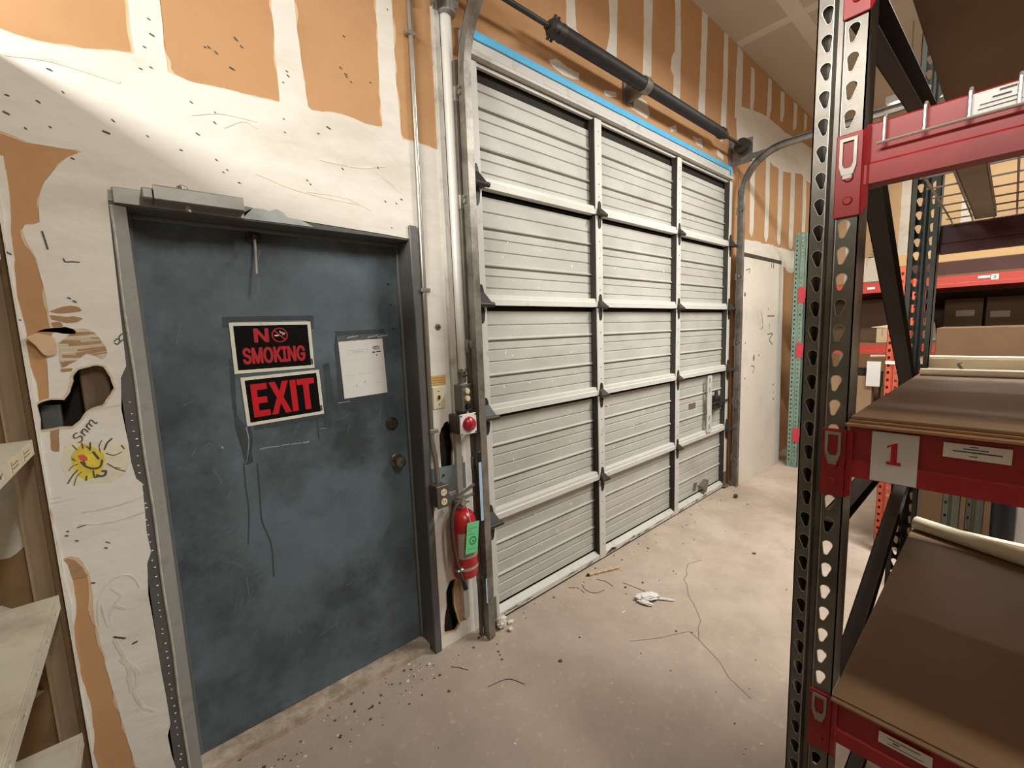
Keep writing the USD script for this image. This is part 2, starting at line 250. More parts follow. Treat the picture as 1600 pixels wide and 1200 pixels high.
STRIPS = [[(-0.222,3.876),(-0.128,3.922),(-0.134,3.705),(-0.127,3.544),(-0.06,3.507),(-0.212,3.486),(-0.218,3.669)],[(0.208,4.083),(0.323,4.138),(0.312,3.897),(0.302,3.653),(0.293,3.5),(0.171,3.493),(0.223,3.663),(0.219,3.857)],[(0.633,4.286),(0.76,4.347),(0.752,4.087),(0.735,3.819),(0.736,3.553),(0.616,3.522),(0.633,3.78)],[(1.071,4.496),(1.149,4.534),(1.155,4.261),(1.172,3.891),(1.159,3.5),(1.047,3.495),(1.065,3.662),(1.014,3.702),(1.033,3.802),(1.081,3.857)],[(1.532,4.383),(1.626,4.383),(1.615,4.052),(1.598,3.504),(1.479,3.512),(1.511,3.964)],[(1.958,4.351),(2.04,4.361),(2.045,3.989),(2.03,3.487),(1.92,3.481),(1.951,3.957)],[(2.255,4.343),(2.377,4.32),(2.38,4.041),(2.365,3.8),(2.221,3.671),(2.229,4.049)],[(2.588,4.265),(2.67,4.269),(2.69,4.018),(2.651,3.858),(2.584,3.864)],[(3.057,4.312),(3.152,4.317),(3.16,4.031),(3.113,3.912),(3.037,3.917)],[(3.434,4.301),(3.559,4.313),(3.564,4.078),(3.51,3.98),(3.446,3.99)],[(3.895,4.316),(4.013,4.322),(3.999,4.053),(3.888,3.994)],[(4.289,4.312),(4.395,4.297),(4.389,4.156),(4.294,4.085)],[(2.609,3.53),(2.744,3.543),(2.762,3.081),(2.758,2.67),(2.711,2.604),(2.655,2.658),(2.643,3.06)],[(3.055,3.505),(3.17,3.51),(3.19,3.087),(3.191,2.651),(3.137,2.596),(3.073,2.652),(3.069,3.135)],[(3.453,3.524),(3.602,3.534),(3.607,3.084),(3.589,2.636),(3.527,2.6),(3.479,2.654)],[(3.876,3.518),(4.017,3.532),(4.049,3.076),(4.03,2.634),(3.962,2.596),(3.886,2.636)],[(4.341,3.558),(4.471,3.576),(4.505,3.144),(4.493,2.647),(4.389,2.62)]]
PATCHES = [[(2.228,3.807),(2.634,3.866),(3.075,3.921),(3.649,3.903),(4.47,3.958),(5.295,3.965),(5.369,3.541),(4.533,3.524),(4.262,3.566),(3.567,3.455),(3.274,3.464),(3.076,3.489),(2.614,3.462),(2.296,3.436)],[(2.413,2.552),(2.91,2.579),(3.401,2.587),(3.964,2.581),(4.888,2.667),(5.525,2.652),(5.577,2.354),(3.875,2.314),(3.681,2.402),(2.422,2.411)],[(-0.377,3.272),(-0.321,3.302),(-0.224,3.293),(-0.103,3.289),(-0.111,3.249),(-0.255,3.231),(-0.356,3.244)],[(0.153,3.28),(0.283,3.308),(0.29,3.269),(0.166,3.244)],[(0.451,3.322),(0.549,3.361),(0.667,3.353),(0.711,3.284),(0.667,3.236),(0.565,3.243),(0.459,3.247)],[(1.001,3.27),(1.101,3.307),(1.122,3.263),(1.021,3.237)],[(1.381,3.299),(1.544,3.309),(1.571,3.24),(1.452,3.244)],[(1.848,3.295),(1.984,3.281),(1.987,3.235),(1.864,3.242)],[(1.895,3.441),(1.976,3.45),(1.951,3.387),(1.911,3.389)]]
HOLE_BIG = [(-2.647,1.51),(-2.635,1.521),(-2.617,1.526),(-2.597,1.527),(-2.584,1.522),(-2.57,1.548),(-2.562,1.571),(-2.553,1.6),(-2.543,1.613),(-2.516,1.621),(-2.498,1.624),(-2.487,1.619),(-2.48,1.604),(-2.473,1.578),(-2.47,1.551),(-2.478,1.531),(-2.49,1.511),(-2.496,1.497),(-2.516,1.492),(-2.534,1.486),(-2.542,1.479),(-2.551,1.464),(-2.562,1.45),(-2.574,1.437),(-2.6,1.44),(-2.62,1.439),(-2.642,1.439),(-2.647,1.46)]
HOLE_SLOT = [(-2.619,1.734),(-2.593,1.741),(-2.559,1.745),(-2.535,1.738),(-2.536,1.724),(-2.561,1.725),(-2.588,1.73)]
TORN = [(-2.535,1.74),(-2.517,1.744),(-2.501,1.735),(-2.488,1.719),(-2.478,1.698),(-2.471,1.673),(-2.471,1.653),(-2.484,1.645),(-2.498,1.655),(-2.515,1.664),(-2.535,1.649),(-2.56,1.635),(-2.576,1.62),(-2.58,1.652),(-2.575,1.7),(-2.555,1.719)]
TORN_BARE = [[(-2.584,1.793),(-2.559,1.806),(-2.538,1.811),(-2.519,1.807),(-2.511,1.799),(-2.523,1.791),(-2.548,1.787),(-2.573,1.787)],[(-2.585,1.783),(-2.555,1.779),(-2.53,1.779),(-2.514,1.771),(-2.527,1.762),(-2.551,1.758),(-2.584,1.768)],[(-2.584,1.76),(-2.563,1.762),(-2.559,1.746),(-2.584,1.745)],[(-2.573,1.679),(-2.544,1.679),(-2.532,1.671),(-2.552,1.658),(-2.577,1.656)],[(-2.578,1.648),(-2.554,1.646),(-2.557,1.638),(-2.579,1.636)],[(-2.58,1.62),(-2.553,1.622),(-2.557,1.611),(-2.58,1.609)],[(-2.623,1.44),(-2.604,1.437),(-2.611,1.365),(-2.628,1.371)],[(-2.633,1.026),(-2.619,1.012),(-2.604,0.985),(-2.593,0.949),(-2.63,0.954),(-2.638,0.99)]]
FLAP = [(-2.639,1.718),(-2.614,1.729),(-2.589,1.722),(-2.58,1.701),(-2.581,1.667),(-2.593,1.662),(-2.606,1.661),(-2.613,1.673),(-2.621,1.691),(-2.63,1.704)]
HOLE_R1 = [(-1.23,1.229),(-1.21,1.233),(-1.199,1.211),(-1.187,1.222),(-1.181,1.194),(-1.195,1.155),(-1.189,1.119),(-1.187,1.084),(-1.201,0.989),(-1.226,0.978),(-1.265,0.977),(-1.269,1.101),(-1.268,1.168),(-1.251,1.206)]
HOLE_R2 = [(-1.253,0.359),(-1.216,0.358),(-1.237,0.289),(-1.233,0.213),(-1.221,0.142),(-1.207,0.086),(-1.234,0.061),(-1.303,0.078),(-1.301,0.171),(-1.281,0.235),(-1.28,0.309)]
BARE_R = [[(-1.215,0.366),(-1.15,0.327),(-1.16,0.236),(-1.147,0.153),(-1.16,0.089),(-1.207,0.097),(-1.233,0.213),(-1.237,0.289)],[(-1.186,1.042),(-1.133,1.037),(-1.127,0.993),(-1.19,0.973)]]
NICK_L = [[(-2.44,1.945),(-2.415,1.955),(-2.419,1.93)],[(-2.44,1.596),(-2.413,1.587),(-2.415,1.534),(-2.441,1.533)]]
JAG_L = [(-2.419,1.93),(-2.419,1.828),(-2.428,1.684),(-2.43,1.617),(-2.447,1.58),(-2.457,1.475),(-2.452,1.366),(-2.452,1.296),(-2.445,1.237),(-2.432,1.218),(-2.434,1.139),(-2.438,1.048),(-2.436,1.001),(-2.434,0.973),(-2.448,0.936),(-2.457,0.822),(-2.454,0.713),(-2.453,0.627),(-2.452,0.527),(-2.449,0.425),(-2.448,0.322),(-2.46,0.279),(-2.457,0.199),(-2.445,0.097)]
JAG_T = [(-2.415,2.175),(-2.318,2.179),(-2.032,2.183),(-2.013,2.181),(-1.977,2.182),(-1.96,2.177),(-1.932,2.189),(-1.91,2.18),(-1.894,2.163),(-1.847,2.16),(-1.828,2.157),(-1.668,2.152),(-1.495,2.146),(-1.349,2.148)]
STROKES = [([(-2.45,1.699),(-2.441,1.707),(-2.436,1.699),(-2.443,1.689),(-2.45,1.693)],0.003),([(-2.437,1.713),(-2.427,1.723),(-2.425,1.709),(-2.436,1.697),(-2.437,1.713)],0.003),([(-2.537,1.952),(-2.534,1.943),(-2.521,1.944),(-2.504,1.944)],0.003),([(-2.573,2.027),(-2.57,2.004),(-2.567,1.978)],0.004),([(-2.581,1.381),(-2.573,1.365)],0.002),([(-2.559,1.366),(-2.56,1.383)],0.003),([(-2.55,1.369),(-2.543,1.359)],0.003),([(-2.537,1.349),(-2.528,1.326)],0.006),([(-2.568,1.323),(-2.557,1.305),(-2.54,1.295),(-2.526,1.3),(-2.52,1.318)],0.005),([(-2.544,1.357),(-2.541,1.38)],0.004),([(-2.511,1.352),(-2.502,1.372),(-2.49,1.384)],0.004),([(-2.521,1.346),(-2.522,1.365),(-2.514,1.383)],0.002),([(-2.597,1.303),(-2.587,1.315),(-2.576,1.318)],0.002),([(-2.604,1.263),(-2.59,1.286),(-2.578,1.3)],0.003),([(-2.591,1.253),(-2.583,1.278),(-2.57,1.292)],0.002),([(-2.563,1.263),(-2.561,1.275)],0.004),([(-2.544,1.288),(-2.543,1.268),(-2.534,1.268)],0.004),([(-2.537,1.273),(-2.528,1.267),(-2.519,1.269),(-2.515,1.28),(-2.523,1.283)],0.006),([(-2.509,1.305),(-2.495,1.289),(-2.48,1.283)],0.002),([(-2.503,1.299),(-2.49,1.283),(-2.469,1.269)],0.002),([(-2.508,1.339),(-2.491,1.329),(-2.471,1.335)],0.002),([(-2.469,1.357),(-2.464,1.345)],0.003),([(-2.587,1.339),(-2.58,1.33)],0.002),([(-2.562,1.325),(-2.56,1.313)],0.004),([(-2.556,0.718),(-2.531,0.7)],0.005),([(-2.513,0.671),(-2.503,0.673)],0.005),([(-2.654,1.089),(-2.647,1.078)],0.003),([(-2.54,1.048),(-2.531,1.04)],0.002),([(-2.599,1.116),(-2.58,1.119)],0.002),([(-2.567,1.417),(-2.574,1.413),(-2.575,1.403),(-2.569,1.402),(-2.561,1.406),(-2.557,1.401),(-2.559,1.39),(-2.566,1.386)],0.003),([(-2.558,1.419),(-2.55,1.406)],0.003),([(-2.555,1.414),(-2.554,1.424),(-2.549,1.426),(-2.542,1.416)],0.003),([(-2.545,1.436),(-2.537,1.423)],0.003),([(-2.543,1.431),(-2.541,1.441),(-2.537,1.441),(-2.531,1.433)],0.003),([(-2.536,1.44),(-2.535,1.45),(-2.53,1.452),(-2.522,1.44),(-2.518,1.443)],0.003)]
FAINT = [([(-2.586,0.776),(-2.583,0.834),(-2.567,0.883),(-2.538,0.915),(-2.506,0.918),(-2.486,0.898),(-2.476,0.863)],0.004),([(-2.574,0.841),(-2.569,0.786),(-2.564,0.761)],0.005),([(-2.561,0.76),(-2.553,0.808),(-2.538,0.835)],0.006),([(-2.542,0.883),(-2.523,0.852),(-2.542,0.826),(-2.52,0.804)],0.008),([(-2.67,1.21),(-2.619,1.211),(-2.593,1.214)],0.002),([(-2.651,1.225),(-2.624,1.225)],0.003),([(-2.555,0.705),(-2.534,0.599),(-2.535,0.504)],0.01),([(-2.547,0.63),(-2.513,0.563),(-2.523,0.509)],0.012),([(-2.538,0.554),(-2.517,0.443),(-2.487,0.399)],0.009),([(-2.562,1.47),(-2.517,1.484),(-2.455,1.492)],0.003),([(-2.581,1.162),(-2.506,1.16),(-2.432,1.172)],0.006),([(-2.593,1.123),(-2.519,1.109),(-2.438,1.117)],0.005),([(-2.588,2.507),(-2.499,2.522),(-2.354,2.512)],0.01),([(-2.17,2.464),(-2.084,2.493),(-1.973,2.497)],0.004),([(-2.079,2.447),(-2.016,2.486),(-1.975,2.474)],0.004),([(-1.751,2.41),(-1.592,2.414),(-1.472,2.444)],0.006),([(-1.505,2.41),(-1.401,2.347)],0.01),([(-1.813,2.274),(-1.658,2.275),(-1.548,2.239)],0.003),([(-1.991,2.307),(-1.837,2.27),(-1.604,2.257)],0.003)]
SPOTS = [(-2.257,2.732,4),(-2.254,2.686,7),(-2.277,2.641,4),(-2.294,2.57,4),(-2.267,2.583,4),(-2.506,2.495,6),(-2.484,2.44,3),(-2.539,2.397,5),(-2.599,2.396,4),(-2.606,2.347,7),(-2.399,2.349,10),(-2.573,2.315,3),(-2.522,2.332,3),(-2.379,2.389,5),(-2.16,2.405,6),(-2.168,2.506,4),(-2.101,2.492,3),(-2.106,2.457,5),(-2.113,2.33,4),(-2.213,2.34,4),(-2.096,2.292,3),(-2.083,2.302,3),(-2.049,2.264,4),(-2.298,2.363,3),(-2.484,2.252,4),(-2.013,2.766,7),(-1.997,2.747,4),(-2.035,2.66,8),(-2.099,2.707,4),(-2.079,2.697,5),(-2.11,2.703,3),(-1.613,2.929,4),(-1.637,2.799,5),(-1.617,2.781,5),(-1.615,2.772,4),(-1.849,2.713,4),(-1.846,2.698,5),(-1.866,2.668,3),(-1.707,2.545,9),(-1.75,2.512,4),(-1.876,2.484,3),(-1.876,2.533,3),(-1.662,2.394,5),(-1.809,2.319,4),(-1.798,2.306,4),(-1.503,2.432,5),(-1.597,2.758,3),(-1.511,2.783,3),(-1.407,3.117,3),(-2.538,1.834,4),(-2.527,1.824,5),(-2.621,1.111,3),(-2.625,1.098,4),(-2.542,1.027,4),(-2.652,1.086,5),(-2.605,1.074,4),(-2.584,0.923,5),(-1.478,2.291,5),(-1.397,2.313,6),(-1.424,2.291,4),(-1.455,2.179,3),(-1.144,2.095,3),(-2.651,1.405,6),(-2.648,1.769,4),(-2.646,1.958,6)]
SUN_YELLOW = [(-2.587,1.348),(-2.576,1.37),(-2.557,1.383),(-2.537,1.362),(-2.517,1.345),(-2.513,1.319),(-2.523,1.285),(-2.54,1.267),(-2.563,1.263),(-2.579,1.284),(-2.588,1.311)]
SUN_HALO = [(-2.609,1.344),(-2.591,1.381),(-2.567,1.397),(-2.528,1.381),(-2.495,1.375),(-2.459,1.359),(-2.452,1.309),(-2.464,1.259),(-2.5,1.242),(-2.543,1.245),(-2.578,1.245),(-2.604,1.269),(-2.611,1.3)]
SUN_RED = [(-2.573,1.345),(-2.561,1.348),(-2.552,1.336),(-2.552,1.321),(-2.566,1.326)]
SMUDGES = [[(-2.58,1.493),(-2.564,1.388),(-2.501,1.279),(-2.465,1.248),(-2.519,1.186),(-2.59,1.217),(-2.607,1.336),(-2.598,1.456)]]
DOOR_STROKES = [([(-2.116,1.187),(-2.118,1.089),(-2.117,0.978),(-2.132,0.843)],0.004),([(-2.068,1.176),(-2.071,1.049),(-2.073,0.922),(-2.049,0.813),(-2.052,0.668)],0.005),([(-2.085,1.34),(-2.082,1.272),(-2.1,1.183)],0.012),([(-1.817,1.338),(-1.817,1.235)],0.004)]
DOOR_LIGHT = [([(-2.051,1.233),(-2.025,1.236)],0.004),([(-2.02,1.235),(-1.981,1.232)],0.004),([(-1.971,1.233),(-1.94,1.233)],0.004),([(-1.933,1.231),(-1.894,1.229)],0.004),([(-1.883,1.227),(-1.859,1.228)],0.005),([(-2.183,1.271),(-2.181,1.265)],0.006),([(-1.719,1.384),(-1.665,1.386)],0.003),([(-1.808,1.278),(-1.78,1.276)],0.002),([(-2.091,1.333),(-2.087,1.273),(-2.102,1.189)],0.008)]
DOOR_DARK = [[(-2.135,1.783),(-1.792,1.787),(-1.797,1.725),(-1.823,1.734),(-1.82,1.768),(-2.107,1.763),(-2.109,1.74),(-2.135,1.74)],[(-2.127,1.619),(-2.108,1.618),(-2.121,1.386),(-2.091,1.333),(-2.081,1.184),(-2.109,1.18),(-2.131,1.334),(-2.133,1.492)],[(-1.77,1.567),(-1.743,1.576),(-1.733,1.356),(-1.768,1.352)],[(-1.778,1.362),(-1.745,1.357),(-1.757,1.275),(-1.791,1.281)],[(-1.701,1.709),(-1.689,1.673),(-1.694,1.405),(-1.712,1.398),(-1.714,1.651)],[(-1.709,1.715),(-1.467,1.721),(-1.463,1.69),(-1.694,1.685)],[(-2.067,1.339),(-1.78,1.344),(-1.787,1.322),(-2.064,1.317)]]
# ================================================================ the setting
W = .04                                      # face of the front wall (room side, looking at it along +y)
XL, XR, YB, ZC = -9.0, 6.0, -9.0, 4.34
def struct(name, mesh, m, smooth=False): return obj(name, mesh, m, smooth=smooth, kind='structure')
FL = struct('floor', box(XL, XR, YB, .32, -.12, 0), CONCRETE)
CE = struct('ceiling', box(XL, XR, YB, .32, ZC, ZC + .1), CEIL)
obj('joint_tape', [box(-3, 6, -.52, -.40, ZC - .002, ZC + .001), box(2.2, 2.3, -6, .03, ZC - .0015, ZC + .001)], CEILTAPE, CE, smooth=False)
gash = [jag([(x, y), (x + .16, y - .03), (x + .17, y - .01), (x + .02, y + .03)], .004, seed=i) for i, (x, y) in enumerate([(2.35, -.75), (4.0, -.55), (2.0, -.98)])]
obj('ceiling_gash', prism(unary_union(gash), 'z', ZC - .003, ZC), DARKCAV, CE, smooth=False)
WALLMAT = DRYWALL
wall_poly = sbox(-2.65, 0, XR, ZC)
left_edge = [(x + .5 * 0, z) for x, z in JAG_L]
hole_frame = Polygon([(-2.418, 2.142)] + [(max(x, -2.46), z) for x, z in JAG_L if z < 1.62] + [(-2.45, -.02), (-1.335, -.02), (-1.335, 2.137), (-1.36, 2.139)] + [(x, z) for x, z in reversed(JAG_T)][1:])
hole_frame = hole_frame.buffer(0)
door2_hole = sbox(-.985, 0, 2.07, 3.068)
hbig, hslot, hr1, hr2 = (jag(p, .005, .01, seed=k) for k, p in enumerate((HOLE_BIG, HOLE_SLOT, HOLE_R1, HOLE_R2)))
wall_poly = wall_poly.difference(unary_union([hole_frame, door2_hole, hbig, hslot, hr1, hr2]))
WF = struct('wall_front', prism(wall_poly, 'y', W, W + .014), WALLMAT)
leaf_hole = hole_frame
def patch(name, poly, m, t=.0012, parent=WF, **k):
    poly = poly.intersection(wall_poly)
    if poly.area < 1e-6: return
    obj(name, prism(poly, 'y', W - t, W + .0005), m, parent, smooth=False, **k)
main = Polygon(PLASTER_MAIN).buffer(0)
main = unary_union(polys(main)); outer = jag(list(max(polys(main), key=lambda q: q.area).exterior.coords), .007, .02, 3, 12)
patch('thin_plaster_edge', jag(list(outer.buffer(.003).exterior.coords), .014, .02, 203, 18), PLASTER_THIN, .0007); patch('plaster_coat', outer, PLASTER)
patch('plaster_edge', jag(PLASTER_EDGE, .005, .015, 5, 18), PLASTER, .0015)
patch('plaster_edge', jag(PLASTER_FOOT, .006, .015, 6, 18), PLASTER, .0018)
for i, s in enumerate(STRIPS):
    q = jag(s, .008, .02, 10 + i, 14); patch('joint_strip', q, PLASTER); patch('thin_strip_edge', jag(list(q.buffer(.002).exterior.coords), .014, .02, 230 + i, 18), PLASTER_THIN, .0007)
for i, s in enumerate(PATCHES): patch('plaster_patch', jag(s, .012, .02, 40 + i, 16), PLASTER, .0017)
for i, s in enumerate(SMUDGES): patch('yellow_stain', jag(SUN_HALO, .012, .02, 4, 16), PALEYELLOW, .0016)
patch('yellow_sun_doodle', jag(SUN_YELLOW, .006, .01, 7, 40), YELLOWPAINT, .0020, label='yellow sun face doodled on the plaster')
patch('red_smear', jag(SUN_RED, .003, .006, 8, 60), PINKRED, .0024)
patch('bare_torn_patch', unary_union([jag(s, .003, .008, 60 + i, 60) for i, s in enumerate(TORN_BARE)]), BARE, .0017)
torn = jag(TORN, .004, .01, 71, 40)
patch('torn_plaster', torn.difference(hbig), GYPSUM, .0030)
rr = random.Random(31); st_ = unary_union([affinity.rotate(sbox(x, z, x + rr.uniform(.03, .09), z + rr.uniform(.003, .010)), rr.uniform(-6, 10)) for x, z in [(rr.uniform(-2.59, -2.50), rr.uniform(1.615, 1.725)) for _ in range(16)]]).intersection(torn.difference(hbig))
patch('bare_streak', st_, BARE, .0036)
patch('bare_torn_patch', unary_union([jag(s, .004, .01, 80 + i, 40) for i, s in enumerate(BARE_R)]), BARE, .0017)
# the flap of torn drywall paper curls out of the wall
fl = jag(FLAP, .003, .01, 72, 40); fm = prism(fl, 'y', W - .004, W - .001); fm = fm.subdivide().subdivide(); v = fm.vertices
v[:, 1] -= np.clip((-2.545 - v[:, 0]) / .1, 0, 1) ** 1.5 * .022
obj('paper_flap', fm, mat('drywall_paper_back', (.66, .47, .30), .85, .1, 20), WF, smooth=40)
ms = strokes(STROKES)
patch('pen_stroke', ms, MARK, .0027)
patch('scuff_line', strokes(FAINT), SMUDGE, .0023)
rnd = random.Random(5); sp = []
for x, z, s in SPOTS:
    a = rnd.uniform(-.9, -.2); l = s * .0007
    sp.append(LineString([(x - l * math.cos(a), z - l * math.sin(a)), (x + l * math.cos(a), z + l * math.sin(a))]).buffer(.0011 + s * .00016, 3))
patch('nail_hole', unary_union(sp), MARK, .0027, kind='stuff')
# inside of the broken wall: a board coloured as the cavity shade, a stud and a grey block
obj('cavity_shade_board', [box(-2.8, -2.44, .15, .16, 1.2, 2.0), box(-1.36, -1.02, .12, .13, 0, 1.4)], DARKCAV, WF, smooth=False)
obj('wall_stud', box(-2.545, -2.475, .075, .145, 1.3, 1.9, .004), mat('stud_wood', (.20, .14, .095), .8, .2, 8, stretch=(8, 8, 1)), WF)
obj('grey_block', box(-2.645, -2.60, .085, .13, 1.40, 1.505, .004), mat('grey_block_face', (.11, .115, .11), .8, .15, 20), WF)
# exposed gypsum rim of the big hole and the lower hole
rim = unary_union([hbig.buffer(.006).difference(hbig), hr2.buffer(.005).difference(hr2)])
patch('gypsum_rim', rim, GYPSUM, .0022)
# left return: the wall steps back beyond its broken edge
obj('corner_bead', prism(Polygon([(-2.652, 0)] + [(-2.652 + .007 + .004 * math.sin(z * 9) + .003 * math.sin(z * 31), z) for z in np.linspace(0, ZC, 60)] + [(-2.652, ZC)]), 'y', W - .006, W + .01), PLASTER, WF, smooth=False)
WL = struct('wall_left', box(-3.6, -2.655, .08, .10, 0, ZC), mat('shaded_wall_brown', (.33, .205, .105), .85, .15, 2, dirt=(.20, .12, .06), dirt_scale=3))  # set-back wall; shade of the recess put into a darker brown
for i, (x0, x1, z0, z1) in enumerate([(-3.2, -2.70, 1.05, 1.33), (-3.2, -2.745, .80, .915), (-3.2, -2.69, 1.50, 1.72), (-3.2, -2.68, 2.0, 2.5), (-3.2, -2.72, 1.80, 1.90), (-3.2, -2.72, .62, .70)]):
    obj('plaster_patch', prism(jag([(x0, z0), (x1 - .05, z0 + .01), (x1, z0 + .05), (x1 - .01, z1 - .03), (x1 - .04, z1), (x0, z1)], .015, .02, 90 + i, 16), 'y', .0782, .0802), PLASTER, WL, smooth=False)
obj('torn_flake', hull([(-2.80, .079, .565), (-2.735, .079, .60), (-2.73, .066, .612), (-2.745, .060, .618), (-2.79, .070, .59), (-2.76, .079, .625)]), GYPSUM, WL, smooth=False)
obj('flake_wire', tube([(-2.83, .072, .545), (-2.80, .066, .565), (-2.77, .062, .590)], .0035, 6), WORNEDGE, WL)
obj('wall_return', box(-2.656, -2.651, W + .0145, .10, 0, ZC), DARKCAV, WL, smooth=False)  # near-black strip gives the shade of the step as colour
struct('wall_right', box(XR, XR + .1, YB, .32, 0, ZC), mat('bare_wall_far', (.66, .47, .27), .85, .1, 1.2))
WRp = '/World/wall_right'
for i in range(12): obj('joint_strip', prism(jag([(-.2 - i * .61, 0), (-.1 - i * .61, 0), (-.1 - i * .61, ZC), (-.2 - i * .61, ZC)], .01, .05, 120 + i, 6), 'x', XR - .0015, XR), PLASTER, WRp, smooth=False)
obj('plaster_coat', [prism(jag([(-8, 1.9), (-.8, 1.95), (-.8, 2.5), (-8, 2.45)], .02, .05, 140, 5), 'x', XR - .002, XR), prism(jag([(-8, 0), (-.05, 0), (-.05, .9), (-8, .95)], .02, .05, 141, 5), 'x', XR - .002, XR)], PLASTER, WRp, smooth=False)
struct('wall_back', box(XL, XR, YB - .1, YB, 0, ZC), mat('back_wall_paint', (.30, .26, .21), .85, .08, 1))
struct('wall_far_left', box(XL - .1, XL, YB, .32, 0, ZC), mat('far_left_wall_paint', (.30, .26, .21), .85, .08, 1))
struct('wall_front_far', box(XL, -3.6, .08, .10, 0, ZC), DRYWALL)
# ---------------------------------------------------------------- floor cracks and grime
cr = [[(.324, -.485), (.27, -.52), (.20, -.53), (.16, -.575), (.057, -.635), (.0, -.70), (-.12, -.801), (-.19, -.82), (-.277, -.866), (-.31, -.93), (-.354, -1.011), (-.42, -1.08), (-.47, -1.2)], [(-.277, -.866), (-.25, -.80), (-.309, -.766), (-.42, -.71), (-.55, -.62)], [(.324, -.485), (.40, -.46), (.52, -.5)]]
obj('floor_crack', prism(unary_union([jag(list(LineString(c).buffer(.0022).exterior.coords), .0012, .01, 150 + i, 70) for i, c in enumerate(cr)]), 'z', -.0005, .0008), mat('crack_line', (.25, .19, .145), .9, .2, 10), FL, smooth=False)  # crack lines in a darker floor tone
rnd = random.Random(8); dots, pale = [], []
for i in range(420):
    t = rnd.random()
    if t < .45: x, y = rnd.uniform(-2.3, 2.2), -abs(rnd.gauss(0, .10)) - .005
    elif t < .7: x, y = rnd.uniform(-2.37, -1.40), rnd.uniform(-.12, .12)
    else: x, y = rnd.uniform(-2.2, 3.0), rnd.uniform(-1.5, -.1)
    if -1.37 < x < -1.0 and y > -.02: y = -.04
    if x > 1.3 and y < -1.2: continue
    r = abs(rnd.gauss(0, .0028)) + .0014
    (dots if rnd.random() < .62 else pale).append(hull([(x + r * rnd.uniform(.5, 1.6) * math.cos(a), y + r * rnd.uniform(.5, 1.6) * math.sin(a), h) for a in np.linspace(0, 6.28, 6)[:5] for h in (0, r * rnd.uniform(.2, .7))]))
FD = thing('floor_debris', 'dirt crumbs, paint chips and string bits strewn over the concrete floor', 'debris', (0, -.3, 0), kind='stuff')
obj('dark_grit', dots, mat('dark_grit', (.10, .07, .05), .9, .3, 30), FD, smooth=False, kind='stuff')
obj('paint_chip', pale, mat('pale_chips', (.72, .64, .54), .9, .15, 30), FD, smooth=False, kind='stuff')
hairs = []
for i, pts in enumerate([[(-.33, -.10), (-.36, -.16), (-.34, -.22), (-.27, -.24)], [(-.21, -.13), (-.19, -.19), (-.20, -.25)], [(-.12, -.27), (-.11, -.34), (-.10, -.43)], [(-1.30, -.33), (-1.20, -.36), (-1.16, -.44)], [(-.42, -.06), (-.38, -.11), (-.39, -.17)], [(-1.36, -.10), (-1.33, -.14), (-1.31, -.18)]]):
    hairs.append(tube(spline([(*q, .0015) for q in pts], 6), .0016, 5))
obj('string_bit', hairs, DARKMETAL, FD, kind='stuff')
# ================================================================ steel man door in its frame
FR = thing('trim_1', 'charcoal steel frame around the slate blue exit door', None, (-1.88, .1, 0), kind='structure')
fx0, fx1, fz = -2.415, -1.372, 2.132
jl = prism(Polygon([(-2.452, .0415), (-2.412, .0415), (-2.378, .050), (-2.378, .25), (-2.452, .25)]), 'z', 0, 2.2); obj('left_jamb', jl, FRAMEGREY, FR, smooth=False); obj('left_reveal', prism(Polygon([(-2.414, .040), (-2.411, .040), (-2.3765, .0495), (-2.3765, .169), (-2.379, .169), (-2.379, .0505)]), 'z', 0, 2.13), mat('light_grey_reveal', (.30, .30, .285), .5, .15, 9, dirt=(.13, .13, .12), dirt_scale=9, dirt_at=(.55, .7)), FR, smooth=False)
obj('left_jamb_edge', [tube([(-2.414 + .0015 * math.sin(z * 13), .0405, z) for z in np.linspace(.0, 2.13, 40)], .004, 6)], mat('chipped_jamb_edge', (.50, .48, .43), .6, .3, 30), FR)
obj('right_jamb', box(-1.372, -1.331, .026, .25, 0, 2.2, .004), FRAMEGREY, FR, smooth=False)
obj('head_jamb', [box(-2.418, -1.372, .0418, .25, fz, 2.2, .002)], FRAMEGREY, FR, smooth=False)
obj('door_stop', [box(-2.378, -2.366, .150, .169, .05, fz, .002), box(-1.384, -1.372, .150, .169, .05, fz, .002), box(-2.366, -1.384, .150, .169, fz - .014, fz, .002)], mat('stop_strip_paint', (.15, .15, .145), .45, .15, 8), FR, smooth=False)
obj('corner_head', prism(Polygon([(-2.42, 2.142)] + JAG_T[:4] + [(-2.05, 2.14)]).buffer(0), 'y', .0388, .0412), mat('head_flange_paint', (.27, .285, .275), .5, .15, 15), FR, smooth=False)
obj('head_flange', prism(Polygon([(-2.049, 2.138), (-2.049, 2.156)] + JAG_T[3:10] + [(-1.80, 2.139)]).buffer(0), 'y', .0388, .0412), mat('head_flange_pale_paint', (.45, .49, .49), .5, .15, 15), FR, smooth=False)
dz = []
rnd = random.Random(3)
for i in range(46):
    z = .1 + i * .031 + rnd.uniform(-.01, .01); dz.append(cyl((-2.433 + rnd.uniform(-.005, .006), .0418, z), (-2.433, .0395, z), .0022, 6))
obj('paint_fleck', dz, WHITE, FR, kind='stuff')
struct('trim_2', prism(jag([(-2.378, .075), (-1.372, .075), (-1.372, .30), (-2.378, .30)], .004, .02, 155, 20), 'z', 0, .03), mat('whitish_sill', (.60, .50, .40), .85, .25, 18, dirt=(.26, .20, .15), dirt_scale=10, dirt_at=(.4, .6)))
DR = thing('door_1', 'slate blue painted steel exit door, closed', None, (-1.88, .17, .045), kind='structure')
leaf = box(-2.374, -1.376, .170, .214, .034, 2.130, .002)
obj('door_leaf', leaf, DOORBLUE, DR, smooth=False)
LY = .170
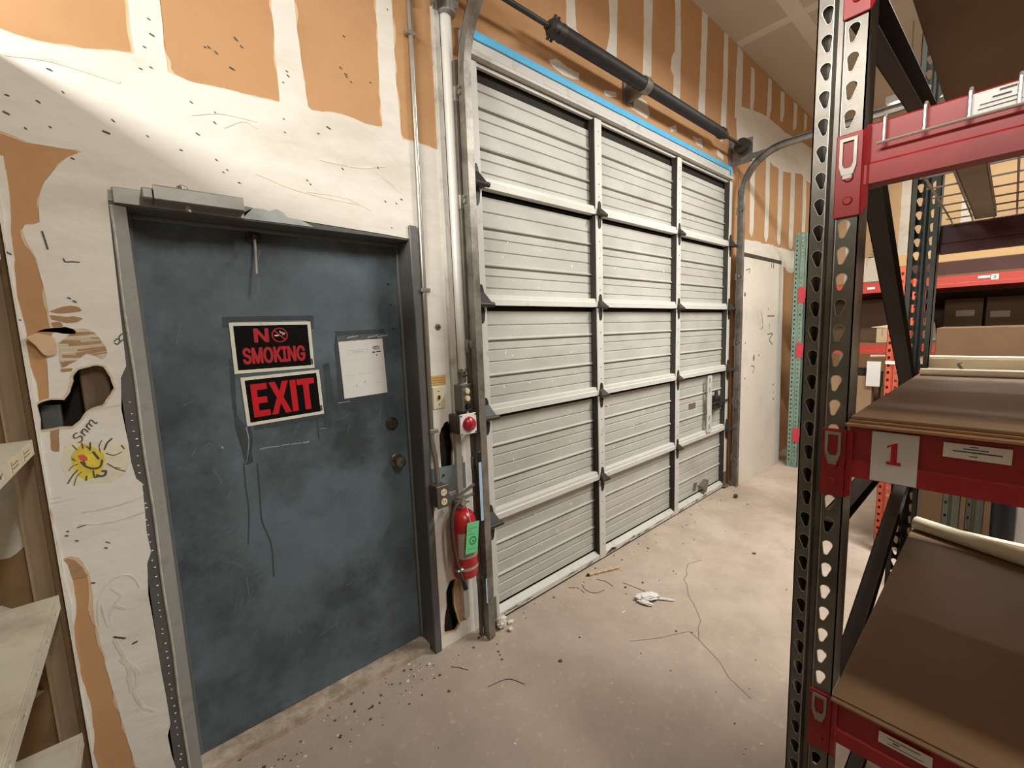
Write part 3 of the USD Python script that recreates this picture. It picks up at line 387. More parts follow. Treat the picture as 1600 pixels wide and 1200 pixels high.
def dmark(name, g, m, t, **k):
    g = g.intersection(sbox(-2.37, .05, -1.39, 2.11))
    obj(name, prism(g, 'y', LY - t, LY + .0005), m, DR, smooth=False, **k)
for i, s in enumerate(DOOR_DARK): dmark('tape_residue', jag(s, .002, .008, 160 + i, 60), DARKTAPE, .0005 + .00008 * i)
dmark('drip_line', strokes(DOOR_STROKES), mat('drip_paint', (.05, .07, .08), .4, .2, 10), .0012)
dmark('label_remnant', strokes(DOOR_LIGHT), mat('label_remnant_tone', (.36, .38, .38), .8, .2, 40), .0010)
rnd = random.Random(12)
def wisp(n, x0, x1, z0, z1, seed):
    rr = random.Random(seed); o = []
    for i in range(n):
        x, z = rr.uniform(x0, x1), rr.uniform(z0, z1); a = rr.gauss(.9, .6); l = rr.uniform(.02, .09)
        o.append(LineString([(x, z), (x + l * .5 * math.cos(a), z + l * .5 * math.sin(a) + rr.gauss(0, .006)), (x + l * math.cos(a), z + l * math.sin(a))]).buffer(rr.uniform(.0006, .0022)))
    return unary_union(o)
dmark('light_scratch', wisp(90, -2.3, -1.45, .1, 1.0, 1).union(wisp(40, -2.3, -1.45, 1.0, 2.0, 2)), mat('scratch_tone', (.125, .18, .215), .5, .2, 20), .0003, kind='stuff')
# deadbolt, knob
def knob_prof(s): return [(.0, 0), (.033 * s, 0), (.033 * s, .006), (.028 * s, .009), (.013 * s, .011), (.012 * s, .030), (.026 * s, .036), (.029 * s, .048), (.026 * s, .060), (.012 * s, .064), (0, .0645)]
DULL = mat('dull_brass_grey', (.20, .175, .14), .35, .2, 20, metal=.8)
d = obj('deadbolt', lathe([(0, 0), (.032, 0), (.032, .006), (.024, .014), (.021, .018), (0, .0185)], (-1.462, LY, 1.245), axis='y'), mat('dark_dull_brass', (.09, .08, .065), .4, .2, 20, metal=.8), DR)
obj('keyway', box(-1.464, -1.460, LY - .0195, LY - .016, 1.239, 1.251), BLACKPLASTIC, d, smooth=False)
k = obj('door_knob', lathe(knob_prof(1.0), (-1.452, LY, 1.052), axis='y'), DULL, DR)
obj('keyway', box(-1.454, -1.450, LY - .0655, LY - .062, 1.046, 1.058), BLACKPLASTIC, k, smooth=False)
b = obj('arm_bracket', [box(-2.025, -1.972, LY - .022, LY, 2.082, 2.112, .004), cyl((-1.998, LY - .03, 2.086), (-1.998, LY - .03, 2.104), .012, 14)], DARKMETAL, DR)
obj('arm_rod', tube([(-1.998, LY - .03, 2.09), (-2.012, .085, 2.01), (-2.026, .03, 1.935)], .005, 10), mat('bright_rod', (.72, .70, .66), .3, .1, 20, metal=.6), DR)
obj('dark_bolt', [cyl((x, LY, z), (x, LY - .004, z), .005, 10) for x, z in ((-1.43, 1.94), (-1.425, 1.84), (-1.42, 1.72))], DARKMETAL, DR)
# closer body on the frame head
CL = thing('door_closer', 'grey overhead door closer body screwed above the slate blue door', 'door closer', (-2.18, .0, 2.14))
prof = Polygon([(-.034, 2.149), (-.028, 2.144), (.034, 2.144), (.039, 2.150), (.039, 2.188), (.030, 2.194), (-.026, 2.194), (-.034, 2.188)])
obj('closer_body', prism(prof, 'x', -2.305, -2.055), STEELGREY, CL, smooth=40)
obj('mounting_plate', [box(-2.405, -2.045, .0345, .0385, 2.136, 2.186, .002)], STEELGREY, CL, smooth=False)
obj('end_block', box(-2.335, -2.305, -.020, .0345, 2.150, 2.184, .004), STEELGREY, CL, smooth=False)
obj('adjuster_cap', lathe([(0, .018), (.009, .016), (.016, .010), (.018, 0), (0, 0)], (-2.226, -.004, 2.194), n=20), GALV, CL)
obj('spindle', cyl((-2.215, .0, 2.144), (-2.215, .0, 2.126), .010, 12), GALV, CL)
# ================================================================ signs and notice on the door
def sign(name, label, x, z, w, h, ang, y=LY - .001):
    t = thing(name, label, 'sign', (x, y, z), (0, -math.degrees(ang), 0))
    fr = sbox(0, 0, w, h).difference(sbox(.0135, .0135, w - .0135, h - .0135)).union(Point(.02, .02).buffer(.001))
    obj('backing_board', box(.0, w, -.0012, .0002, .0, h), SIGNBLACK, t, smooth=False)
    obj('pale_border', prism(sbox(0, 0, w, h).difference(sbox(.0135, .0135, w - .0135, h - .0135)), 'y', -.0020, -.0010), SIGNWHITE, t, smooth=False)
    return t
NS = sign('no_smoking_sign', 'black no smoking sign with red letters and pale border, upper sign on blue door', -2.113, 1.555, .305, .205, .004)
tt = words('N', .056, .052); obj('letter_n', onto_y(bolder(tt, .0016), .083, -.0012, .123), SIGNRED2, NS, smooth=False)
cx, cz = .178, .150
ring = Point(cx, cz).buffer(.031, 24).difference(Point(cx, cz).buffer(.0262, 24)).union(affinity.rotate(sbox(cx - .028, cz - .0028, cx + .028, cz + .0028), -45, origin=(cx, cz)))
sy = obj('prohibition_ring', prism(ring, 'y', -.0020, -.0011), SIGNRED2, NS, smooth=False)
cig = unary_union([sbox(cx - .020, cz - .0045, cx - .004, cz + .0015), strokes([([(cx + .014, cz + .001), (cx + .020, cz + .006), (cx + .012, cz + .011), (cx + .004, cz + .012), (cx + .002, cz + .018)], .0025), ([(cx + .010, cz + .001), (cx + .014, cz + .006), (cx + .006, cz + .008), (cx + .000, cz + .014)], .002)])])
obj('cigarette_mark', prism(cig, 'y', -.0019, -.0011), SIGNWHITE, NS, smooth=False)
obj('letters_smoking', onto_y(bolder(words('SMOKING', .066, .234), .0019), .036, -.0012, .036), SIGNRED2, NS, smooth=False)
obj('corner_mark', box(.291, .300, -.0024, -.0015, .016, .042), INK, NS, smooth=False)
EX = sign('exit_sign', 'black exit sign with big red letters and pale border, lower sign on blue door', -2.090, 1.337, .305, .202, .026)
EXL = {'E': [(0, 0), (.062, 0), (.062, .026), (.022, .026), (.022, .056), (.056, .056), (.056, .082), (.022, .082), (.022, .112), (.060, .112), (.060, .138), (0, .138)],
       'X': [(0, 0), (.025, 0), (.039, .045), (.053, 0), (.078, 0), (.052, .070), (.077, .138), (.052, .138), (.039, .096), (.026, .138), (.001, .138), (.026, .070)],
       'I': [(0, 0), (.024, 0), (.024, .138), (0, .138)], 'T': [(.024, 0), (.048, 0), (.048, .112), (.072, .112), (.072, .138), (0, .138), (0, .112), (.024, .112)]}
for ch, x0 in (('E', .030), ('X', .096), ('I', .178), ('T', .206)):
    pg = affinity.translate(Polygon(EXL[ch]), x0, .032); le = obj('letter_' + ch.lower(), prism(pg, 'y', -.0021, -.0011), SIGNRED, EX, smooth=False)
obj('corner_mark', box(.291, .300, -.0024, -.0015, .016, .040), INK, EX, smooth=False)
NP = thing('paper_notice', 'white printed paper notice taped to the blue door beside the signs', 'notice', (-1.688, LY - .001, 1.400), (0, -1.6, 0))
obj('sheet', box(0, .215, -.0010, 0, 0, .278), WHITE, NP, smooth=False)
pr = [sbox(.045, .222, .135, .2235), sbox(.045, .206, .135, .2068), sbox(.045, .206, .0458, .2235), sbox(.134, .206, .135, .2235), sbox(.06, .213, .12, .2155), sbox(.01, .176, .19, .1766), sbox(.01, .106, .06, .107), sbox(.08, .107, .14, .108), sbox(.16, .118, .18, .119), sbox(.045, .05, .075, .051), sbox(.06, .054, .066, .058), sbox(.10, .062, .108, .063), sbox(.103, .064, .108, .074), sbox(.16, .055, .185, .056)]
obj('printed_lines', prism(unary_union(pr), 'y', -.0013, -.0009), PALEINK, NP, smooth=False)
dk = [sbox(.158, .228, .198, .231), sbox(.162, .222, .196, .2245), sbox(.166, .217, .196, .2195), sbox(.157, .202, .172, .209), sbox(.178, .204, .200, .210), sbox(.176, .188, .182, .194), affinity.rotate(sbox(.158, .231, .19, .234), 8)]
obj('dark_print', prism(unary_union(dk), 'y', -.0013, -.0009), INK, NP, smooth=False)
TP = thing('packing_tape', 'strips of clear shiny tape along the top of the paper notice', 'tape', (-1.59, LY, 1.67))
obj('tape_strip', prism(jag([(-1.70, 1.668), (-1.47, 1.676), (-1.468, 1.700), (-1.70, 1.694)], .003, .01, 181, 50), 'y', LY - .0026, LY - .0021), mat('dull_clear_tape', (.12, .14, .15), .22, .35, 40, spec=.8), TP, smooth=False)
obj('tape_glint', prism(unary_union([jag([(-1.655 + k, 1.680), (-1.60 + k, 1.690), (-1.60 + k, 1.694), (-1.655 + k, 1.686)], .002, .006, 183 + i, 60) for i, k in enumerate((0, .10, .15))]), 'y', LY - .0029, LY - .0025), mat('tape_glint_tone', (.45, .47, .48), .3, .2, 40), TP, smooth=False)
# ================================================================ sectional overhead door
OD = thing('door_2', 'tall cream ribbed sectional overhead door, fully closed', None, (.55, 0, 0), kind='structure')
SH = .6096; SK = .055
ST = [(-1.03, -.952), (-.004, .066), (1.064, 1.130), (2.062, 2.112)]       # end, middle, middle, end stiles
def prof(zb, top):
    """closed profile (y, z) of one ribbed panel above its bottom rail"""
    p = [(SK, zb + .050)]
    def crease(z): return [(SK, z - .006), (SK + .007, z - .001), (SK + .007, z + .001), (SK, z + .006)]
    def lip(z): return [(SK, z - .013), (SK + .008, z - .011), (SK + .008, z - .002), (SK - .009, z), (SK - .010, z + .006), (SK - .003, z + .013), (SK, z + .014)]
    for z, k in ((.100, 0), (.165, 0), (.222, 1), (.300, 0), (.366, 0), (.424, 1), (.505, 0), (.565, 0)):
        if z < top - .03: p += lip(zb + z) if k else crease(zb + z)
    p += [(SK, zb + top), (SK + .012, zb + top), (SK + .012, zb + .050)]
    return Polygon(p).buffer(0)
LEAF = Polygon([(-.010, 0), (.010, 0), (.017, .02), (.013, .062), (.006, .078), (-.006, .078), (-.013, .062), (-.017, .02)])
for k in range(5):
    z0 = k * SH
    rail = Polygon([(.004, z0 + .004), (.05, z0 + .004), (.05, z0 + .062), (.020, z0 + .062), (.012, z0 + .058), (.010, z0 + .040), (.004, z0 + .035)]) if k else Polygon([(.004, .012), (.05, .012), (.05, .062), (.040, .062), (.016, .048), (.004, .042)])
    sec = obj('section', prism(rail, 'x', -1.0, 2.095), CREAMRAIL, OD, smooth=False)
    for a, b in zip(ST[:-1], ST[1:]):
        obj('ribbed_panel', prism(prof(z0 + (.02 if k == 0 else 0), SH - (.024 if k < 4 else .062) - (.02 if k == 0 else 0)), 'x', a[1] - .004, b[0] + .004), CREAMDOOR, sec, smooth=False)
    obj('seam_gap_shade', box(-.99, 2.08, SK + .013, SK + .018, z0 + .03, z0 + SH + (.05 if k == 4 else 0)), mat('seam_shade_black', (.02, .017, .013), .8, .2, 10), sec, smooth=False)  # seam gap backing; shade under rails and header put into its black
    for i, (a, b) in enumerate(ST):
        zb, zt = z0 + (.012 if k == 0 else .004), z0 + SH - .002
        obj('stile', box(a, b, 0, .007, zb, zt, .002), CREAMRAIL, sec, smooth=False)
        obj('stile_web', box(a + .001, b - .001, .007, .056, zb, zt), mat('shaded_stile_web', (.035, .030, .022), .6, .2, 10), sec, smooth=False)  # stile sides near-black: their shade is put into the paint
        if i in (1, 2): obj('rivets', [cyl(((a + b) / 2, .001, z0 + q), ((a + b) / 2, -.002, z0 + q), .004, 8) for q in (.12, .20, .33, .44, .53)], TRACK, sec, kind='stuff')
        if k:
            xc = (a + b) / 2
            if i in (1, 2):
                hg = [prism(affinity.translate(LEAF, xc, z0 + .012), 'y', -.005, 0), prism(affinity.translate(affinity.scale(LEAF, 1, -1, origin=(0, 0)), xc, z0 - .006), 'y', -.005, 0),
                      hull([(xc + dx, y, z0 + z) for dx, y, z in ((-.02, -.004, .05), (.012, -.004, .05), (-.032, -.034, .010), (.044, -.034, .010), (-.032, -.034, -.004), (.044, -.034, -.004), (-.026, 0, -.004), (.036, 0, -.004))]),
                      cyl((xc - .036, -.026, z0 + .002), (xc + .048, -.026, z0 + .002), .011, 12)]
                obj('hinge', hg, DARKMETAL, sec, smooth=30)
            else:
                s = -1 if i == 0 else 1; x0 = xc
                hg = [prism(affinity.translate(affinity.scale(LEAF, 1.3, 1.3, origin=(0, 0)), x0, z0 + .01), 'y', -.006, 0), prism(affinity.translate(affinity.scale(LEAF, 1.3, -1.1, origin=(0, 0)), x0, z0 - .008), 'y', -.006, 0),
                      hull([(x0 + dx, y, z0 + z) for dx, y, z in ((-.03, -.004, .075), (.018, -.004, .075), (-.045, -.045, .012), (.042, -.045, .012), (-.045, -.045, -.006), (.042, -.045, -.006), (-.03, 0, -.006), (.04, 0, -.006))]),
                      cyl((x0 - .05, -.04, z0 + .004), (x0 + .056, -.04, z0 + .004), .013, 12)]
                obj('roller_hinge', hg, DARKMETAL, sec, smooth=30)
obj('top_rail', prism(Polygon([(.03, 3.062), (.05, 3.062), (.05, 3.046), (.03, 3.046)]), 'x', -1.0, 2.095), CREAMRAIL, OD, smooth=False)
# grime, flaked paint and the odd fittings on the lower right sections
rnd = random.Random(21)
fl = []
for i in range(150):
    x = rnd.choice([rnd.uniform(-.95, -.05), rnd.uniform(-.95, -.05), rnd.uniform(.1, 1.02)]); k = rnd.random(); z = rnd.uniform(.15, 1.15) if k < .5 else rnd.uniform(1.2, 2.3)
    zz = (z % SH)
    if min(abs(zz - q) for q in (.23, .43, .02)) < .035 or zz > .54 or zz < .07: continue
    r = rnd.uniform(.002, .006); fl.append(prism(affinity.rotate(affinity.scale(Point(x, z).buffer(r, 3), 1, rnd.uniform(.7, 2)), rnd.uniform(-25, 25)), 'y', SK - .001, SK + .0005))
obj('paint_fleck', fl, mat('white_fleck', (.84, .82, .75), .6, .05, 30), OD, smooth=False, kind='stuff')
gr = []
for i in range(80):
    x, z = rnd.uniform(-.97, 2.0), abs(rnd.gauss(0, .03)) + .014
    if z > .036: continue
    gr.append(prism(jag([(x, z), (x + rnd.uniform(.03, .14), z), (x + .06, z + rnd.uniform(.004, .018))], .004, .01, 400 + i, 40), 'y', .0030, .0045))
obj('grime_smear', gr, mat('grime_tone', (.22, .185, .14), .8, .3, 30), OD, smooth=False, kind='stuff')
obj('bottom_seal', prism(Polygon([(.006, 0.001), (.05, 0.001), (.05, .014), (.006, .014)]), 'x', -1.0, 2.095), BLACKPLASTIC, OD, smooth=False)
obj('corner_bracket', [box(-1.032, -.975, -.004, 0, .02, .17, .003), box(-1.032, -.96, -.03, 0, .012, .03, .003), cyl((-1.0, -.004, .11), (-1.0, -.014, .11), .012, 10)], mat('rusty_bracket', (.22, .19, .17), .5, .25, 20, metal=.4), OD, smooth=False)
obj('corner_bracket', [box(2.045, 2.114, -.004, 0, .02, .17, .003), box(2.03, 2.12, -.03, 0, .012, .03, .003)], mat('rusty_bracket', (.22, .19, .17)), OD, smooth=False)
sl = sbox(1.655, .655, 1.735, 1.205)
for z in (1.155, 1.065, .79, .705): sl = sl.difference(affinity.scale(Point(1.695, z).buffer(.02), .75, 1.5))
obj('slotted_lock_bar', [prism(sl, 'y', -.006, -.002), box(1.735, 1.741, -.006, .03, .655, 1.205)], HEADER, OD, smooth=False)
obj('slide_bolt', [box(1.80, 1.92, -.012, SK, .86, .99, .004), cyl((1.74, -.02, .93), (2.09, -.02, .93), .009, 10), box(1.85, 1.875, -.05, -.012, .90, .985, .004), cyl((1.80, -.02, .97), (1.80, -.02, 1.05), .016, 10)], DARKMETAL, OD, smooth=30)
obj('name_plate', box(1.40, 1.53, SK - .003, SK, .915, .965), mat('brown_grey_plate', (.18, .14, .12), .5, .1, 10), OD, smooth=False)
obj('torn_corner', [prism(jag([(1.50, .10), (1.56, .09), (1.58, .17), (1.52, .18)], .004, .01, 188, 30), 'y', SK - .004, SK), hull([(1.60, .0, .13), (1.72, .0, .17), (1.72, .05, .17), (1.60, .05, .13), (1.62, -.02, .07), (1.70, .0, .10)])], mat('rusty_bracket', (.22, .19, .17)), OD, smooth=False)
# header angle above the door with the blue masking tape
struct('trim_3', [prism(Polygon([(-.006, 3.070), (.040, 3.070), (.040, 3.178), (.020, 3.178), (.016, 3.110), (-.006, 3.088)]), 'x', -1.03, 2.118)], HEADER)
bt = [prism(jag([(-1.03, 3.160), (2.115, 3.150), (2.115, 3.186), (-1.03, 3.200)], .003, .03, 190, 12), 'y', .009, .016), box(2.085, 2.125, .006, .0095, 3.085, 3.165)]
BT = thing('masking_tape', 'bright blue masking tape stuck along the top edge of the ribbed door header', 'tape', (.5, .012, 3.09))
obj('tape_run', bt[0], BLUETAPE, BT, smooth=False); obj('tape_tail', bt[1], BLUETAPE, BT, smooth=False)
# ---------------------------------------------------------------- tracks
def track(x, s, label, zs, name='door_track'):
    t = thing(name, label, 'track', (x, -.06, 0))
    def path(y_off):
        p = [(x, -.066 + y_off, z) for z in np.linspace(.01, 2.90, 12)]
        r, cy, cz = .36 + y_off, -.066 - .36, 2.90
        p += [(x, cy + r * math.cos(a), cz + r * math.sin(a) * 1.04) for a in np.linspace(.1, math.pi / 2, 12)]
        return p + [(x, y, 2.90 + r * 1.04) for y in np.linspace(-.55, -3.3, 10)]
    def ribbon(x0, x1, o0, o1):
        a, b = np.array(path(o0)), np.array(path(o1)); n = len(a); v = []
        for X in (x0, x1):
            for q in (a, b):
                w = q.copy(); w[:, 0] = X; v.append(w)
        v = np.vstack(v); f = []
        for i in range(n - 1):
            for p0, p1 in ((0, 1), (1, 3), (3, 2), (2, 0)): A, B, C, D = p0 * n + i, p1 * n + i, p1 * n + i + 1, p0 * n + i + 1; f += [(A, B, C), (A, C, D)]
        for i in (0, n - 1): f += [(i, n + i, 3 * n + i), (i, 3 * n + i, 2 * n + i)]
        e = trimesh.Trimesh(v, np.array(f), process=False); e.fix_normals(); return e
    obj('channel_web', ribbon(x - .021 * s, x - .018 * s, -.026, .026), TRACK, t)
    obj('channel_flange', ribbon(x - .021 * s, x + .020 * s, -.028, -.025), TRACK, t)
    obj('channel_flange', ribbon(x - .021 * s, x + .020 * s, .023, .026), TRACK, t)
    for z in zs:
        obj('track_bracket', [box(x - .040 * s, x + .004 * s, -.040, -.019, z - .035, z + .035, .003), cyl((x - .030 * s, -.06, z), (x + .002 * s, -.06, z), .012, 10), cyl((x - .03 * s, -.068, z + .02), (x - .037 * s, -.068, z + .02), .008, 8)], TRACK, t)
    obj('track_angle', box(x - .036 * s, x - .0215 * s, -.039, -.019, .005, 2.98, .002), mat('dark_track_angle', (.13, .115, .10), .5, .25, 10, metal=.4), t, smooth=False)
    for yh in (-3.1, -1.7): obj('ceiling_hanger', box(x - .004, x + .03, yh, yh + .04, 3.305, ZC), TRACK, t, smooth=False)
    return t
track(-1.082, 1, 'galvanised door track left of the ribbed door, curving toward the ceiling', (.35, 1.0, 1.62, 2.33, 2.83))
track(2.165, -1, 'dark door track right of the ribbed door beside white plywood', (.3, .9, 1.5, 2.15, 2.78))
obj('track_strut', [box(2.185, 2.190, -.36, -.05, 3.235, 3.285)], TRACK, '/World/door_track_001', smooth=False)
# ---------------------------------------------------------------- torsion shaft and springs
TS = thing('torsion_shaft', 'dark torsion spring shaft running across the wall above the ribbed door', 'spring shaft', (.5, -.10, 3.332))
def alongx(p, n=20): return lathe(p, (0, -.10, 3.332), n, 'x')
def X(prof): return cat_([cyl((prof[0][0], -.10, 3.332), (prof[0][0], -.10, 3.332), .001)] if 0 else [])
def rev(pr, n=20):
    e = lathe([(r, h) for h, r in pr], (0, 0, 0), n); v = e.vertices
    return trimesh.Trimesh(np.c_[v[:, 2], -.10 + v[:, 1], 3.332 + v[:, 0]], e.faces[:, ::-1], process=False)
obj('shaft', cyl((-1.23, -.10, 3.332), (2.20, -.10, 3.332), .0135, 16), DARKMETAL, TS)
def spring(x0, x1, r):
    n = int((x1 - x0) / .0085); pr = []
    for i in range(n):
        a = x0 + i * (x1 - x0) / n; b = (x1 - x0) / n; pr += [(a, r - .0035), (a + b * .25, r - .0006), (a + b * .5, r), (a + b * .75, r - .0006)]
    return rev([(x0, .02)] + pr + [(x1, r - .003), (x1, .02)], 22)
sag = lambda e: e
obj('spring', spring(-.425, .385, .044), BLACKTUBE, TS, smooth=True)
obj('spring', spring(.455, 1.62, .041), BLACKTUBE, TS, smooth=True)
obj('winding_cone', [rev([(-.52, .0), (-.52, .03), (-.50, .046), (-.47, .048), (-.445, .042), (-.425, .047), (-.415, .047), (-.415, .0)])] + [cyl((-.50 + k * .028, -.10, 3.332), (-.50 + k * .028, -.10 + .058 * math.cos(a), 3.332 + .058 * math.sin(a)), .009, 8) for k in (0, 1) for a in (.5, 2.2, 3.9, 5.4)], DARKMETAL, TS)
obj('winding_cone', [rev([(1.60, .0), (1.60, .046), (1.64, .046), (1.66, .034), (1.70, .030), (1.70, .0)])], DARKMETAL, TS)
obj('centre_bracket', [prism(Polygon([(.02, 3.27), (.02, 3.47), (-.02, 3.46), (-.13, 3.36), (-.13, 3.30), (-.06, 3.27)]), 'x', .415, .423), box(.36, .48, .026, .0375, 3.26, 3.48, .003), rev([(.385, .0), (.385, .05), (.405, .052), (.435, .052), (.455, .05), (.455, .0)])], TRACK, TS)
for nm, xd in (('cable_drum', 2.06), ('cable_drum', -1.040)):
    obj(nm, [rev([(xd - .03, .0), (xd - .03, .062), (xd - .022, .066), (xd - .016, .050), (xd + .030, .050), (xd + .036, .068), (xd + .044, .068), (xd + .044, .0)], 28)], DARKMETAL, TS)
obj('end_bearing_plate', [box(2.147, 2.153, -.16, .036, 3.20, 3.42, .001), box(2.10, 2.15, .024, .0375, 3.18, 3.44), cyl((2.138, -.10, 3.332), (2.162, -.10, 3.332), .034, 18)], TRACK, TS)
obj('end_bearing_plate', [box(-1.206, -1.200, -.16, .008, 3.20, 3.42, .001), cyl((-1.215, -.10, 3.332), (-1.191, -.10, 3.332), .034, 18)], TRACK, TS)
for xc_ in (-1.035, 2.118): obj('lift_cable', tube([(xc_, -.055, z) for z in np.linspace(.1, 3.30, 6)], .0016, 5), DARKMETAL, TS)
# ================================================================ the strip of wall between the doors
C1 = thing('conduit', 'thin grey conduit running down the wall right of the blue door frame', 'conduit', (-1.30, .02, .93))
obj('pipe', tube(spline([(-1.296, .026, ZC)] + [(-1.296 - .0075 * (4.3 - z) / 1, .026, z) for z in (3.2, 2.2, 1.3)] + [(-1.318, .026, 1.14), (-1.314, .010, 1.05), (-1.311, .008, .93)], 6), .0125, 12), GALV, C1)
for z in (3.05, 1.90, 1.2): obj('strap', [box(-1.335, -1.285, .0115, .0395, z - .01, z + .01, .003)], GALV, C1)
C2 = thing('conduit', 'thick pale conduit running down beside the left door track', 'conduit', (-1.122, .0, 1.47))
obj('pipe', cyl((-1.122, .010, 1.49), (-1.122, .010, ZC), .0275, 20), mat('bright_conduit', (.74, .72, .67), .42, .08, 6, metal=.15), C2)
obj('coupling', [cyl((-1.122, .010, 1.43), (-1.122, .010, 1.50), .0185, 16), cyl((-1.122, .010, 1.484), (-1.122, .010, 1.502), .031, 6)], STEELGREY, C2)
obj('strap', [box(-1.150, -1.050, -.014, -.010, 1.492, 1.502, .002), box(-1.150, -1.050, -.014, -.010, 1.462, 1.472, .002)], GALV, C2, smooth=False)
obj('conduit_body', [cyl((-1.122, -.004, 3.19), (-1.122, -.004, 3.40), .042, 18), box(-1.15, -1.07, -.04, .03, 3.22, 3.36, .01)], STEELGREY, C2)
struct('trim_4', box(-1.186, -1.152, .012, W + .0135, .12, ZC, .003), mat('pale_grey_jamb', (.56, .55, .51), .6, .15, 7, dirt=(.28, .25, .21), dirt_scale=10, dirt_at=(.55, .7)))
pl = thing('knockout_plug', 'small round dark plug in the plaster above the light switch', 'plug', (-1.235, W, 1.72))
obj('disc', lathe([(0, 0), (.016, 0), (.016, .003), (.012, .005), (0, .005)], (-1.240, W - .0012, 1.722), axis='y', n=20), mat('dull_plug', (.16, .13, .12), .5, .2, 20), pl)
obj('screw', cyl((-1.240, W - .006, 1.722), (-1.240, W - .009, 1.722), .005, 8), DARKMETAL, pl)
YL = thing('wall_label', 'yellowed warning label stuck on the wall above the light switch', 'label', (-1.24, W, 1.43))
obj('card', box(-1.302, -1.212, W - .004, W - .0012, 1.428, 1.478), YELLOWLABEL, YL, smooth=False)
obj('faded_print', [box(-1.292 + .0, -1.222, W - .0046, W - .0038, z, z + .0035) for z in (1.464, 1.452, 1.440)], mat('faded_orange_print', (.42, .22, .08), .7, .2, 30), YL, smooth=False)
SW = thing('light_switch', 'ivory light switch plate on the wall below the yellowed label', 'switch', (-1.25, W, 1.30))
obj('switch_plate', box(-1.296, -1.226, W - .008, W - .0012, 1.306, 1.421, .003), CREAMPLASTIC, SW, smooth=False)
obj('toggle', [box(-1.266, -1.256, W - .018, W - .007, 1.356, 1.376, .002)], DARKMETAL, SW, smooth=False)
obj('plate_screw', [cyl((-1.261, W - .008, z), (-1.261, W - .0095, z), .003, 8) for z in (1.330, 1.397)], DARKMETAL, SW)
PB = thing('push_button_station', 'grey door operator box with round push buttons beside the left track', 'button box', (-1.14, -.02, 1.27))
obj('station_box', box(-1.182, -1.122, -.055, .0375, 1.285, 1.425, .006), BOXGREY, PB, smooth=False)
obj('cover_lip', box(-1.185, -1.120, -.060, -.050, 1.418, 1.430, .003), GALV, PB, smooth=False)
for z, m_ in ((1.392, CREAMPLASTIC), (1.354, CREAMPLASTIC), (1.314, BLACKPLASTIC)): obj('push_button', lathe([(0, 0), (.016, 0), (.016, .004), (.013, .012), (0, .014)], (-1.148, -.055, z), axis='y', n=20), m_, PB)
EB = thing('emergency_stop', 'big round red button on a square white plate beside the left track', 'red button', (-1.14, -.05, 1.16))
obj('deep_box', box(-1.207, -1.125, -.075, .0375, 1.172, 1.272, .005), DARKBOX, EB, smooth=False)
obj('white_plate', box(-1.216, -1.113, -.082, -.075, 1.173, 1.281, .003), WHITE, EB, smooth=False)
obj('red_dome', lathe([(0, .030), (.018, .027), (.032, .018), (.038, .004), (.039, 0)], (-1.162, -.082, 1.226), axis='y', n=32), BUTTONRED, EB)
obj('plate_screw', [cyl((x, -.082, z), (x, -.085, z), .004, 8) for x in (-1.208, -1.121) for z in (1.181, 1.273)], DARKMETAL, EB)
obj('nipple', cyl((-1.145, -.02, 1.271), (-1.145, -.02, 1.286), .014, 12), GALV, EB)
GP = thing('guard_plate', 'blue grey steel plate bolted across the wall above the fire extinguisher', 'plate', (-1.23, W, .86))
obj('plate', prism(Polygon([(-1.334, .905), (-1.334, 1.002), (-1.12, .992), (-1.12, .850), (-1.30, .862)]), 'y', .034, W - .0014), GUARD, GP, smooth=False)
obj('plate_bolt', [cyl((x, .034, z), (x, .026, z), .006, 8) for x, z in ((-1.26, .955), (-1.17, .950), (-1.25, .90), (-1.165, .895))], DARKMETAL, GP)
OB = thing('outlet_box', 'dark surface outlet box with two ivory receptacles under the thin conduit', 'outlet', (-1.32, .0, .82))
obj('metal_box', box(-1.352, -1.285, -.048, .0255, .822, .932, .005), mat('dark_outlet_box', (.075, .065, .055), .45, .2, 12), OB, smooth=False)
obj('cover_plate', box(-1.354, -1.283, -.053, -.048, .820, .934, .003), mat('olive_cover', (.13, .11, .085), .4, .2, 12, metal=.4), OB, smooth=False)
for z in (.900, .852): obj('receptacle', [lathe([(0, 0), (.0175, 0), (.0175, .004), (0, .005)], (-1.316, -.053, z), axis='y', n=22)], CREAMPLASTIC, OB)
obj('receptacle_slots', [box(-1.316 + dx, -1.316 + dx + .0025, -.0592, -.0575, z - .001, z + .007) for z in (.900, .852) for dx in (-.008, .005)], BLACKPLASTIC, OB, smooth=False)
# fire extinguisher
FX = thing('fire_extinguisher', 'red fire extinguisher with green tag hung on the wall between the doors', 'fire extinguisher', (-1.205, -.045, .40))
fc = (-1.205, -.045)
obj('cylinder', lathe([(0, .415), (.052, .415), (.064, .422), (.069, .436), (.069, .700), (.066, .728), (.056, .752), (.040, .768), (.026, .776), (.024, .790), (0, .790)], (*fc, 0), 40), EXTRED, FX)
def shell(z0, z1, a0, a1, r, n=24):
    t = np.linspace(a0, a1, n); v, f = [], []
    for R in (r, r - .001):
        for z in (z0, z1): v.append(np.c_[fc[0] + R * np.cos(t), fc[1] + R * np.sin(t), np.full(n, z)])
    v = np.vstack(v)
    for i in range(n - 1): f += [(i, i + 1, n + i + 1), (i, n + i + 1, n + i), (2 * n + i, 3 * n + i + 1, 2 * n + i + 1), (2 * n + i, 3 * n + i, 3 * n + i + 1)]
    return trimesh.Trimesh(v, np.array(f), process=False)
lb = obj('label_sheet', shell(.535, .672, -2.6, -.35, .0700), EXTLABEL, FX)
